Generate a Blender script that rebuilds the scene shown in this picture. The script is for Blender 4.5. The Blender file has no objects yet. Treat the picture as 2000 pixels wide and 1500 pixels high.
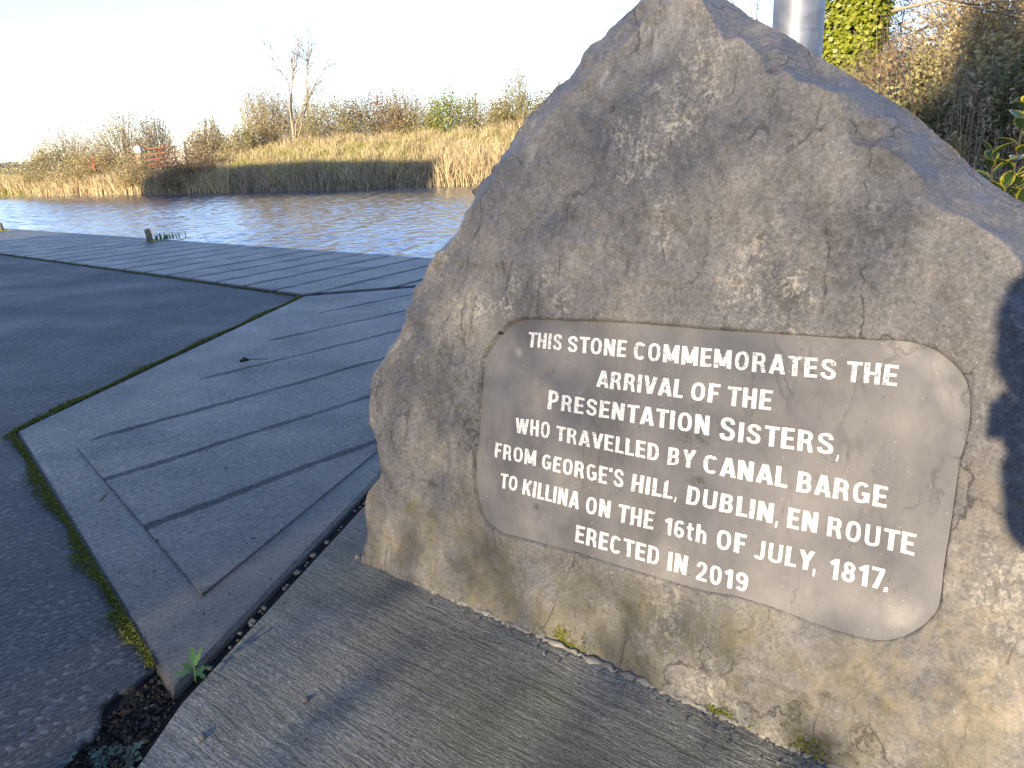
import bpy, bmesh, math, random
import numpy as np
from mathutils import Vector, Matrix
from mathutils.geometry import delaunay_2d_cdt

SC = bpy.context.scene
COL = SC.collection
R = math.radians
rng = np.random.default_rng(7)

# ------------------------------------------------------------------ camera
F, HY, SLOPE, CAM_H = 1560.0, 312.0, -0.036, 1.3
ROLL = math.atan(SLOPE)
PITCH = math.atan((750 - HY) * math.cos(ROLL) / F)
FW = np.array([0, math.cos(PITCH), -math.sin(PITCH)])
RT = np.array([1.0, 0, 0])
UP = np.array([0, math.sin(PITCH), math.cos(PITCH)])
cR, sR = math.cos(ROLL), math.sin(ROLL)
CX = RT * cR + UP * sR
CY = -RT * sR + UP * cR
EYE = np.array([0, 0, CAM_H])
cd = bpy.data.cameras.new('camera')
cam = bpy.data.objects.new('camera', cd)
COL.objects.link(cam)
M = Matrix.Identity(4)
for i in range(3):
    M[i][0], M[i][1], M[i][2], M[i][3] = CX[i], CY[i], -FW[i], EYE[i]
cam.matrix_world = M
cd.sensor_width = 36
cd.lens = 36 * F / 2000
cd.clip_start = 0.05
cd.clip_end = 5000
cd.dof.use_dof = False
SC.camera = cam

# ------------------------------------------------------------------ light
SUN_AZ, SUN_EL = R(34), R(15)            # light travels towards +Y, turned to +X
world = bpy.data.worlds.new('World')
SC.world = world
world.use_nodes = True
nt = world.node_tree
nt.nodes.clear()
sky = nt.nodes.new('ShaderNodeTexSky')
sky.sky_type = 'NISHITA'
sky.sun_disc = False
sky.sun_elevation = SUN_EL
sky.sun_rotation = math.pi + SUN_AZ
sky.air_density = 1.0
sky.dust_density = 0.15
sky.ozone_density = 2.2
bg = nt.nodes.new('ShaderNodeBackground')
bg.inputs['Strength'].default_value = 0.14
wo = nt.nodes.new('ShaderNodeOutputWorld')
tint = nt.nodes.new('ShaderNodeMixRGB')
tint.blend_type = 'MULTIPLY'
tint.inputs[0].default_value = 1
tint.inputs[2].default_value = (1.0, .95, 1.14, 1)
nt.links.new(sky.outputs[0], tint.inputs[1])
nt.links.new(tint.outputs[0], bg.inputs[0])
nt.links.new(bg.outputs[0], wo.inputs[0])
sl = bpy.data.lights.new('sun', 'SUN')
sl.energy = 5.0
sl.angle = R(0.6)
sl.color = (1.0, 0.84, 0.62)
sun = bpy.data.objects.new('sun', sl)
COL.objects.link(sun)
LD = np.array([math.sin(SUN_AZ) * math.cos(SUN_EL), math.cos(SUN_AZ) * math.cos(SUN_EL), -math.sin(SUN_EL)])
sun.rotation_euler = Vector(LD).to_track_quat('-Z', 'Y').to_euler()
SC.view_settings.view_transform = 'Standard'
SC.view_settings.look = 'None'
SC.view_settings.gamma = 1
SC.view_settings.exposure = 1.53


# ------------------------------------------------------------------ helpers
def ray(u, v):
    w = FW * F + CX * (u - 1000) - CY * (v - 750)
    return w / np.linalg.norm(w)


def G(u, v, z=0.0):
    w = ray(u, v)
    return EYE + w * ((z - CAM_H) / w[2])


def at(u, v, d):
    """point seen at (u, v) whose horizontal distance is d"""
    w = ray(u, v)
    return EYE + w * (d / math.hypot(w[0], w[1]))


def sw(w, l, z):
    """sun coordinates: w sideways, l along the light"""
    s, c = math.sin(SUN_AZ), math.cos(SUN_AZ)
    return np.array([w * c + l * s, -w * s + l * c, z])


def nz(v):
    v = np.asarray(v, float)
    return v / (np.linalg.norm(v) + 1e-12)


def tag(o, label=None, cat=None, group=None, kind=None):
    if label: o['label'] = label
    if cat: o['category'] = cat
    if group: o['group'] = group
    if kind: o['kind'] = kind
    return o


def empty(name, loc, label, cat, group=None):
    o = bpy.data.objects.new(name, None)
    o.location = loc
    o.empty_display_size = 0.1
    COL.objects.link(o)
    return tag(o, label, cat, group)


def mesh_obj(name, V, Fc, mat, parent=None, smooth=False, world_coords=True):
    """V (n,3) in world space; Fc list of tuples or (m,k) array"""
    V = np.asarray(V, np.float32)
    if parent is not None and world_coords:
        V = V - np.array(parent.location, np.float32) if parent.parent is None else \
            V - np.array(parent.location, np.float32) - np.array(parent.parent.location, np.float32)
    me = bpy.data.meshes.new(name)
    if isinstance(Fc, np.ndarray):
        m, k = Fc.shape
        me.vertices.add(len(V))
        me.vertices.foreach_set('co', V.ravel())
        me.loops.add(m * k)
        me.loops.foreach_set('vertex_index', Fc.astype(np.int32).ravel())
        me.polygons.add(m)
        me.polygons.foreach_set('loop_start', np.arange(0, m * k, k, dtype=np.int32))
        me.polygons.foreach_set('loop_total', np.full(m, k, np.int32))
        me.update(calc_edges=True)
    else:
        me.from_pydata([tuple(map(float, v)) for v in V], [], [tuple(int(i) for i in f) for f in Fc])
    me.validate()
    if smooth:
        me.polygons.foreach_set('use_smooth', np.ones(len(me.polygons), bool))
    if mat: me.materials.append(mat)
    o = bpy.data.objects.new(name, me)
    COL.objects.link(o)
    if parent is not None: o.parent = parent
    return o


class Parts:
    """collects pieces of ONE mesh"""
    def __init__(self): self.v, self.f, self.n = [], [], 0

    def add(self, V, Fc):
        V = np.asarray(V, float)
        self.v.append(V)
        self.f += [tuple(int(i) + self.n for i in f) for f in Fc]
        self.n += len(V)

    def box(self, c, dx, dy, dz, X=(1, 0, 0), Y=(0, 1, 0), Z=(0, 0, 1)):
        X, Y, Z = np.array(X), np.array(Y), np.array(Z)
        V = [np.array(c) + X * dx * i / 2 + Y * dy * j / 2 + Z * dz * k / 2 for i in (-1, 1) for j in (-1, 1) for k in (-1, 1)]
        self.add(V, [(0, 1, 3, 2), (4, 6, 7, 5), (0, 4, 5, 1), (2, 3, 7, 6), (0, 2, 6, 4), (1, 5, 7, 3)])

    def tube(self, pts, radii, n=6, cap=True):
        pts = np.asarray(pts, float)
        radii = np.broadcast_to(radii, (len(pts),))
        d0 = nz(pts[1] - pts[0])
        a = nz(np.cross(d0, [0.31, 0.2, 0.93] if abs(d0[2]) < .9 else [1, 0, 0]))
        V = []
        ang = np.arange(n) * 2 * math.pi / n
        for i, p in enumerate(pts):
            d = nz(pts[min(i + 1, len(pts) - 1)] - pts[max(i - 1, 0)])
            a = nz(a - d * (a @ d))
            b = np.cross(d, a)
            V.append(p + radii[i] * (np.cos(ang)[:, None] * a + np.sin(ang)[:, None] * b))
        V = np.vstack(V)
        Fc = [(i * n + j, i * n + (j + 1) % n, (i + 1) * n + (j + 1) % n, (i + 1) * n + j) for i in range(len(pts) - 1) for j in range(n)]
        if cap:
            Fc.append(tuple(range(n))[::-1])
            Fc.append(tuple((len(pts) - 1) * n + j for j in range(n)))
        self.add(V, Fc)

    def build(self, name, mat, parent=None, smooth=False):
        return mesh_obj(name, np.vstack(self.v), self.f, mat, parent, smooth)


def rand_unit(n):
    v = rng.normal(size=(n, 3))
    return v / np.linalg.norm(v, axis=1)[:, None]


def leaf_arrays(P, size, aspect=0.6, bias=None, bias_amt=0.0, fold=0.0):
    """rhombic leaves at P; bias: preferred normal"""
    n = len(P)
    N = rand_unit(n)
    if bias is not None:
        N = N * (1 - bias_amt) + np.asarray(bias) * bias_amt
        N /= np.linalg.norm(N, axis=1)[:, None]
    A = np.cross(N, rand_unit(n))
    A /= np.linalg.norm(A, axis=1)[:, None]
    B = np.cross(N, A)
    s = size * rng.uniform(.6, 1.4, n)[:, None]
    V = np.stack([P - A * s * .5, P + B * s * aspect * .5 + N * s * fold, P + A * s * .5, P - B * s * aspect * .5 + N * s * fold], 1).reshape(-1, 3)
    return V, np.arange(4 * n).reshape(-1, 4)


def blade_arrays(P, H, W, lean=0.25, lean_dir=None):
    """bent grass blades: two quads tapering"""
    n = len(P)
    H = np.broadcast_to(H, (n,)); W = np.broadcast_to(W, (n,))
    a = rng.uniform(0, 2 * math.pi, n)
    D = np.stack([np.cos(a), np.sin(a), np.zeros(n)], 1)
    b = rng.uniform(0, 2 * math.pi, n)
    Ld = np.stack([np.cos(b), np.sin(b), np.zeros(n)], 1) * (rng.uniform(0, 1, n) ** 1.5 * lean)[:, None]
    if lean_dir is not None: Ld = Ld + np.asarray(lean_dir)
    z = np.array([0, 0, 1.0])
    p1 = P + (z * .55 + Ld * .35) * H[:, None]
    p2 = P + (z * 1.0 + Ld * 1.0) * H[:, None]
    w = W[:, None] * .5
    V = np.stack([P - D * w, P + D * w, p1 + D * w * .8, p1 - D * w * .8, p2 + D * w * .15, p2 - D * w * .15], 1).reshape(-1, 3)
    k = np.arange(n)[:, None] * 6
    Fc = np.concatenate([k + np.array([[0, 1, 2, 3]]), k + np.array([[3, 2, 4, 5]])])
    return V, Fc


def strips_arrays(A, B, W):
    """thin twigs from A to B as crossed slivers (triangular prisms)"""
    n = len(A)
    d = B - A
    d /= np.linalg.norm(d, axis=1)[:, None] + 1e-9
    a = np.cross(d, rand_unit(n)); a /= np.linalg.norm(a, axis=1)[:, None] + 1e-9
    b = np.cross(d, a)
    W = np.broadcast_to(W, (n,))[:, None] * .5
    V = np.stack([A + a * W, A - a * W * .5 + b * W * .87, A - a * W * .5 - b * W * .87,
                  B + a * W * .4, B + (-a * .5 + b * .87) * W * .4, B + (-a * .5 - b * .87) * W * .4], 1).reshape(-1, 3)
    k = np.arange(n)[:, None] * 6
    Fc = np.concatenate([k + np.array([[0, 1, 4, 3]]), k + np.array([[1, 2, 5, 4]]), k + np.array([[2, 0, 3, 5]])])
    return V, Fc


# ------------------------------------------------------------------ materials
class NT:
    def __init__(self, name):
        self.m = bpy.data.materials.new(name)
        self.m.use_nodes = True
        self.t = self.m.node_tree
        self.t.nodes.clear()
        self.out = self.t.nodes.new('ShaderNodeOutputMaterial')
        self.bsdf = self.t.nodes.new('ShaderNodeBsdfPrincipled')
        self.t.links.new(self.bsdf.outputs[0], self.out.inputs[0])
        tc = self.t.nodes.new('ShaderNodeTexCoord')
        self.obj = tc.outputs['Object']
        g = self.t.nodes.new('ShaderNodeNewGeometry')
        self.pos = g.outputs['Position']
        self.geo = g

    def node(self, kind, **kw):
        n = self.t.nodes.new(kind)
        for k, v in kw.items(): setattr(n, k, v)
        return n

    def link(self, a, b):
        if hasattr(a, 'is_linked') or hasattr(a, 'links'):
            self.t.links.new(a, b)
        else:
            b.default_value = a

    def mapping(self, vec, loc=(0, 0, 0), rot=(0, 0, 0), scale=(1, 1, 1)):
        n = self.node('ShaderNodeMapping')
        self.link(vec, n.inputs[0])
        n.inputs[1].default_value = loc; n.inputs[2].default_value = rot; n.inputs[3].default_value = scale
        return n.outputs[0]

    def rotscale(self, vec, a, sx, sy, sz):
        d1 = self.dot(vec, (math.cos(a) * sx, math.sin(a) * sx, 0)); d2 = self.dot(vec, (-math.sin(a) * sy, math.cos(a) * sy, 0)); d3 = self.dot(vec, (0, 0, sz))
        n = self.node('ShaderNodeCombineXYZ')
        for x, i in ((d1, 0), (d2, 1), (d3, 2)): self.link(x, n.inputs[i])
        return n.outputs[0]

    def noise(self, vec, scale, detail=4, rough=.55, dist=0.0, color=False):
        n = self.node('ShaderNodeTexNoise')
        self.link(vec, n.inputs['Vector'])
        n.inputs['Scale'].default_value = scale; n.inputs['Detail'].default_value = detail
        n.inputs['Roughness'].default_value = rough; n.inputs['Distortion'].default_value = dist
        return n.outputs['Color' if color else 'Fac']

    def vor(self, vec, scale, feature='F1', out='Distance', rand=1.0):
        n = self.node('ShaderNodeTexVoronoi', feature=feature)
        self.link(vec, n.inputs['Vector'])
        n.inputs['Scale'].default_value = scale
        n.inputs['Randomness'].default_value = rand
        return n.outputs[out]

    def ramp(self, fac, stops, interp='LINEAR'):
        n = self.node('ShaderNodeValToRGB')
        n.color_ramp.interpolation = interp
        e = n.color_ramp.elements
        while len(e) < len(stops): e.new(0.5)
        for i, (p, c) in enumerate(stops):
            e[i].position = p
            e[i].color = (c, c, c, 1) if isinstance(c, (int, float)) else (*c, 1)
        self.link(fac, n.inputs[0])
        return n.outputs[0]

    def mix(self, fac, a, b, mode='MIX'):
        n = self.node('ShaderNodeMixRGB', blend_type=mode)
        self.link(fac, n.inputs[0])
        for x, i in ((a, 1), (b, 2)):
            if isinstance(x, tuple): n.inputs[i].default_value = (*x, 1)
            else: self.link(x, n.inputs[i])
        return n.outputs[0]

    def math(self, op, a, b=0.0, c=0.0, clamp=False):
        n = self.node('ShaderNodeMath', operation=op, use_clamp=clamp)
        for x, i in ((a, 0), (b, 1), (c, 2)): self.link(x, n.inputs[i])
        return n.outputs[0]

    def sep(self, vec):
        n = self.node('ShaderNodeSeparateXYZ'); self.link(vec, n.inputs[0]); return n.outputs

    def dot(self, vec, d):
        n = self.node('ShaderNodeVectorMath', operation='DOT_PRODUCT')
        self.link(vec, n.inputs[0]); n.inputs[1].default_value = d
        return n.outputs['Value']

    def bump(self, h, strength=.5, dist=.01, prev=None):
        n = self.node('ShaderNodeBump')
        n.inputs['Strength'].default_value = strength; n.inputs['Distance'].default_value = dist
        self.link(h, n.inputs['Height'])
        if prev is not None: self.link(prev, n.inputs['Normal'])
        return n.outputs[0]

    def set(self, color=None, rough=None, normal=None, spec=None, metal=None):
        b = self.bsdf.inputs
        for x, k in ((color, 'Base Color'), (rough, 'Roughness'), (normal, 'Normal'), (spec, 'Specular IOR Level'), (metal, 'Metallic')):
            if x is None: continue
            if isinstance(x, tuple): b[k].default_value = (*x, 1)
            else: self.link(x, b[k])
        return self.m


def leaf_mat(name, stops, trans=0.35, rough=.55):
    n = NT(name)
    col = n.ramp(n.geo.outputs['Random Per Island'], stops)
    big = n.noise(n.pos, .8, 3)
    col = n.mix(n.ramp(big, [(.35, 0.0), (.65, .45)]), col, n.mix(.5, col, stops[-1][1]))
    n.set(color=col, rough=rough, spec=.3)
    if trans > 0:
        tr = n.node('ShaderNodeBsdfTranslucent')
        n.link(col, tr.inputs[0])
        ms = n.node('ShaderNodeMixShader')
        ms.inputs[0].default_value = trans
        n.link(n.bsdf.outputs[0], ms.inputs[1]); n.link(tr.outputs[0], ms.inputs[2])
        n.link(ms.outputs[0], n.out.inputs[0])
    return n.m


def plain_mat(name, c1, c2, scale=8, rough=.7, bump=.2, spec=.3):
    n = NT(name)
    f = n.noise(n.obj, scale, 5)
    n.set(color=n.mix(n.ramp(f, [(.35, 0.0), (.65, 1.0)]), c1, c2), rough=rough, spec=spec,
          normal=n.bump(n.noise(n.obj, scale * 6, 5), bump, .01))
    return n.m


MAT = {}
MAT['gold_leaf'] = leaf_mat('gold_leaf', [(0, (.28, .21, .1)), (.45, (.42, .33, .16)), (.8, (.52, .42, .22)), (1, (.34, .3, .12))])
MAT['olive_leaf'] = leaf_mat('olive_leaf', [(0, (.15, .14, .055)), (.5, (.28, .25, .1)), (1, (.42, .35, .16))])
MAT['brown_leaf'] = leaf_mat('brown_leaf', [(0, (.16, .11, .06)), (.5, (.27, .19, .1)), (1, (.38, .29, .16))])
MAT['green_leaf'] = leaf_mat('green_leaf', [(0, (.12, .15, .03)), (.5, (.22, .25, .05)), (1, (.34, .33, .08))])
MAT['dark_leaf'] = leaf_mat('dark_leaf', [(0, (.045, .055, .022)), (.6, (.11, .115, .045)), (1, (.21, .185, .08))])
MAT['ivy_leaf'] = leaf_mat('ivy_leaf', [(0, (.11, .15, .012)), (.5, (.2, .23, .02)), (1, (.3, .29, .04))], .3, .4)
MAT['twig'] = leaf_mat('twig', [(0, (.1, .07, .045)), (.5, (.19, .14, .09)), (1, (.3, .24, .16))], 0, .8)
MAT['pale_twig'] = leaf_mat('pale_twig', [(0, (.22, .17, .11)), (.5, (.3, .24, .16)), (1, (.4, .33, .22))], 0, .8)
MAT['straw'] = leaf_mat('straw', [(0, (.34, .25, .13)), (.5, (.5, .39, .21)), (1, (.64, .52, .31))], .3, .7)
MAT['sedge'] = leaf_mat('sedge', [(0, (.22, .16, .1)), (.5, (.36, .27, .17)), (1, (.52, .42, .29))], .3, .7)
MAT['brown_reed'] = leaf_mat('brown_reed', [(0, (.15, .11, .065)), (.5, (.27, .2, .12)), (1, (.4, .31, .19))], .3, .7)
MAT['bank_grass'] = leaf_mat('bank_grass', [(0, (.3, .26, .1)), (.35, (.48, .39, .19)), (.75, (.58, .46, .25)), (1, (.38, .35, .13))], .35, .7)
MAT['lush_grass'] = leaf_mat('lush_grass', [(0, (.2, .23, .04)), (.6, (.34, .35, .08)), (1, (.5, .43, .17))], .35, .7)
MAT['moss'] = leaf_mat('moss', [(0, (.05, .06, .008)), (.6, (.13, .14, .018)), (1, (.22, .22, .03))], .2, .8)
MAT['weed'] = leaf_mat('weed', [(0, (.05, .11, .03)), (.6, (.08, .17, .05)), (1, (.13, .22, .08))], .3, .5)
MAT['thistle'] = leaf_mat('thistle', [(0, (.06, .09, .06)), (1, (.13, .18, .12))], .2, .6)
MAT['bark'] = plain_mat('bark', (.05, .04, .03), (.12, .1, .075), 5, .9, .6)
MAT['concrete_post'] = plain_mat('concrete_post', (.45, .43, .38), (.6, .57, .5), 3, .8, .2)
MAT['rust'] = plain_mat('rust', (.2, .06, .035), (.3, .1, .06), 4, .7, .1)
MAT['red_paint'] = plain_mat('red_paint', (.35, .07, .03), (.45, .11, .05), 4, .6, .05)
MAT['timber'] = plain_mat('timber', (.16, .12, .075), (.28, .22, .14), 20, .8, .4)
MAT['pebble'] = plain_mat('pebble', (.06, .055, .05), (.17, .16, .145), 25, .7, .2)
MAT['debris'] = plain_mat('debris', (.02, .018, .015), (.05, .04, .03), 40, .8, .2)
MAT['soil'] = plain_mat('soil', (.004, .0035, .003), (.014, .011, .009), 30, .9, 1.0)
MAT['land'] = plain_mat('land', (.08, .08, .03), (.16, .13, .06), 1.5, .95, .5)
MAT['white_wall'] = plain_mat('white_wall', (.7, .69, .66), (.78, .77, .74), 2, .8, .05)
MAT['slate'] = plain_mat('slate', (.12, .13, .15), (.17, .18, .2), 3, .7, .1)
MAT['wall_render'] = plain_mat('wall_render', (.4, .38, .34), (.5, .47, .42), 2, .85, .1)
MAT['jacket'] = plain_mat('jacket', (.02, .025, .05), (.03, .035, .06), 30, .8, .2)
MAT['trousers'] = plain_mat('trousers', (.03, .03, .035), (.05, .05, .055), 40, .9, .2)
MAT['skin'] = plain_mat('skin', (.5, .31, .23), (.56, .36, .27), 20, .5, .05)
MAT['hair'] = plain_mat('hair', (.05, .03, .02), (.09, .055, .03), 60, .5, .3)
MAT['black'] = plain_mat('black', (.01, .01, .01), (.015, .015, .015), 10, .3, 0)

# concrete slabs -----------------------------------------------------------
def slab_mat(name, ang_deg, phase, spacing, warm, groove=1.0, gw=1.0):
    n = NT(name)
    a = R(ang_deg)
    warp = n.noise(n.pos, 1.4, 3)
    u = n.dot(n.pos, (-math.sin(a), math.cos(a), 0))
    u = n.math('ADD', u, n.math('MULTIPLY', n.math('SUBTRACT', warp, .5), .07))
    k = n.math('PINGPONG', n.math('SUBTRACT', u, phase), spacing / 2)      # 0 on a groove
    wob = n.noise(n.pos, 9, 4, .65)
    kk = n.math('ADD', k, n.math('MULTIPLY', n.math('SUBTRACT', wob, .5), .05))
    g = n.ramp(kk, [(0.0, 1.0), (.02 * gw, .9), (.055 * gw, 0.0)])
    brk = n.ramp(n.noise(n.pos, 1.1, 3), [(.3, .55), (.55, 1.0)])
    g = n.math('MULTIPLY', n.math('MULTIPLY', g, brk), groove)
    bc = n.rotscale(n.pos, a, 4, 70, 4)
    broom = n.noise(bc, 1.0, 5, .7)
    fine = n.noise(n.pos, 160, 4, .7)
    med = n.noise(n.pos, 22, 6, .65)
    big = n.noise(n.pos, .9, 5, .6)
    c = n.ramp(big, [(.3, (.07, .063, .053)), (.5, (.115, .105, .09)), (.72, (.17, .156, .135))])
    c = n.mix(n.ramp(med, [(.35, .55), (.6, 0.0)]), c, (.05, .047, .042))
    c = n.mix(n.ramp(n.noise(n.pos, .5, 4), [(.45, 0.0), (.7, warm)]), c, (.085, .082, .04))
    c = n.mix(n.math('MULTIPLY', g, .95), c, (.018, .017, .015))
    peb = n.vor(n.pos, 75)
    c = n.mix(n.ramp(peb, [(.1, .5), (.2, 0.0)]), c, (.3, .28, .25))
    pit = n.vor(n.mapping(n.pos, loc=(3, 1, 0)), 28)
    c = n.mix(n.ramp(pit, [(.05, .8), (.1, 0.0)]), c, (.03, .028, .025))
    c = n.mix(n.ramp(n.noise(n.pos, 75, 4, .75), [(.36, .75), (.5, 0.0)]), c, (.04, .038, .035))
    c = n.mix(n.ramp(n.noise(n.pos, 110, 4, .75), [(.55, 0.0), (.7, .5)]), c, (.24, .23, .215))
    ro = n.math('ADD', n.ramp(n.noise(n.pos, 2.2, 4), [(.3, .2), (.7, .38)]), n.ramp(n.noise(n.pos, 70, 4, .75), [(.4, .3), (.6, 0.0)]))
    h = n.math('SUBTRACT', n.math('ADD', n.math('MULTIPLY', broom, .35), n.math('MULTIPLY', fine, .35)), n.math('MULTIPLY', g, 1.6))
    ro = n.math('ADD', ro, n.math('MULTIPLY', g, .35))
    b = n.bump(h, .8, .016)
    b = n.bump(med, .5, .012, b)
    b = n.bump(n.noise(n.pos, 55, 5, .8), .8, .014, b)
    return n.set(color=c, rough=ro, normal=b, spec=.5)


MAT['slab_quay'] = slab_mat('slab_quay', 63, .17, .6, .35, .9, 1.05)
MAT['slab_apron'] = slab_mat('slab_apron', 50, 4.08, .62, .35, .85, .62)
MAT['slab_margin'] = slab_mat('slab_margin', 50, 4.08, .62, .5, 0.0)


def pad_mat():
    n = NT('slab_pad')
    A, B = G(600, 1272), G(880, 1436)
    a = math.atan2(B[1] - A[1], B[0] - A[0])
    wv = n.node('ShaderNodeVectorMath', operation='ADD')
    n.link(n.pos, wv.inputs[0])
    sc = n.node('ShaderNodeVectorMath', operation='SCALE')
    n.link(n.noise(n.pos, 3, 2, color=True), sc.inputs[0]); sc.inputs['Scale'].default_value = .05
    n.link(sc.outputs[0], wv.inputs[1])
    br1 = n.noise(n.rotscale(wv.outputs[0], a, 5, 55, 5), 1.0, 4, .6)
    br2 = n.noise(n.rotscale(n.pos, a, 40, 170, 40), 1.0, 3, .6)
    fine = n.noise(n.pos, 240, 3, .7)
    med = n.noise(n.pos, 14, 6, .65)
    big = n.noise(n.pos, 1.6, 5, .6)
    c = n.ramp(big, [(.3, (.125, .13, .1)), (.5, (.25, .252, .215)), (.7, (.4, .4, .36))])
    c = n.mix(n.ramp(br1, [(.36, .5), (.55, 0.0)]), c, (.06, .057, .048))
    c = n.mix(n.ramp(br2, [(.36, .6), (.56, 0.0)]), c, (.06, .058, .05))
    c = n.mix(n.ramp(br2, [(.55, 0.0), (.72, .7)]), c, (.4, .39, .37))
    c = n.mix(n.ramp(n.noise(n.pos, 130, 4, .75), [(.38, .7), (.52, 0.0)]), c, (.05, .048, .042))
    c = n.mix(n.ramp(n.noise(n.pos, 150, 4, .75), [(.56, 0.0), (.7, .6)]), c, (.42, .41, .38))
    c = n.mix(n.ramp(n.noise(n.pos, 1.1, 5), [(.45, 0.0), (.64, .6)]), c, (.09, .092, .045))
    c = n.mix(n.ramp(n.vor(n.pos, 60), [(.1, .4), (.2, 0.0)]), c, (.42, .4, .36))
    c = n.mix(n.ramp(n.vor(n.mapping(n.pos, loc=(2, 5, 0)), 16), [(.04, .7), (.09, 0.0)]), c, (.03, .03, .025))
    h = n.math('ADD', n.math('MULTIPLY', br1, .8), n.math('ADD', n.math('MULTIPLY', br2, .5), n.math('MULTIPLY', fine, .3)))
    b = n.bump(h, 1.0, .02)
    b = n.bump(med, .3, .012, b)
    return n.set(color=c, rough=.75, normal=b, spec=.35)


MAT['slab_pad'] = pad_mat()


def asphalt_mat():
    n = NT('asphalt')
    v = n.vor(n.pos, 72)
    vc = n.vor(n.pos, 72, out='Color')
    lum = n.sep(vc)[0]
    c = n.ramp(lum, [(0, (.008, .008, .009)), (.6, (.022, .021, .022)), (.88, (.045, .044, .043)), (1, (.12, .115, .105))])
    big = n.noise(n.pos, .8, 5, .65)
    c = n.mix(n.ramp(big, [(.4, 0.0), (.7, .4)]), c, (.05, .049, .046))
    c = n.mix(n.ramp(n.noise(n.pos, 2.6, 6, .7), [(.56, 0.0), (.72, .55)]), c, (.045, .055, .014))
    c = n.mix(n.ramp(n.vor(n.mapping(n.pos, loc=(1, 7, 0)), 9), [(.03, .9), (.06, 0.0)]), c, (.2, .17, .11))
    h = n.ramp(v, [(0, 1.0), (.55, .2), (.8, 0.0)])
    h = n.math('ADD', n.math('MULTIPLY', h, n.ramp(n.noise(n.pos, 30, 3), [(.35, .2), (.65, 1.0)])), n.math('MULTIPLY', n.noise(n.pos, 190, 4, .75), .5))
    b = n.bump(h, .7, .012)
    b = n.bump(n.noise(n.pos, 9, 5, .7), .35, .03, b)
    return n.set(color=c, rough=n.ramp(big, [(.3, .45), (.7, .7)]), normal=b, spec=.45)


MAT['asphalt'] = asphalt_mat()


def face_local(u, v, depth=0.0):
    """a spot on the boulder's face in the boulder's own coordinates"""
    w = ray(u, v); org = G(1000, 1222)
    nn = np.array([-math.sin(R(40.5)) * math.cos(R(13)), -math.cos(R(40.5)) * math.cos(R(13)), math.sin(R(13))])
    k = ((org - nn * depth - EYE) @ nn) / (w @ nn)
    X = EYE + w * k
    return (X[0] - org[0], X[1] - org[1], X[2])


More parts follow.
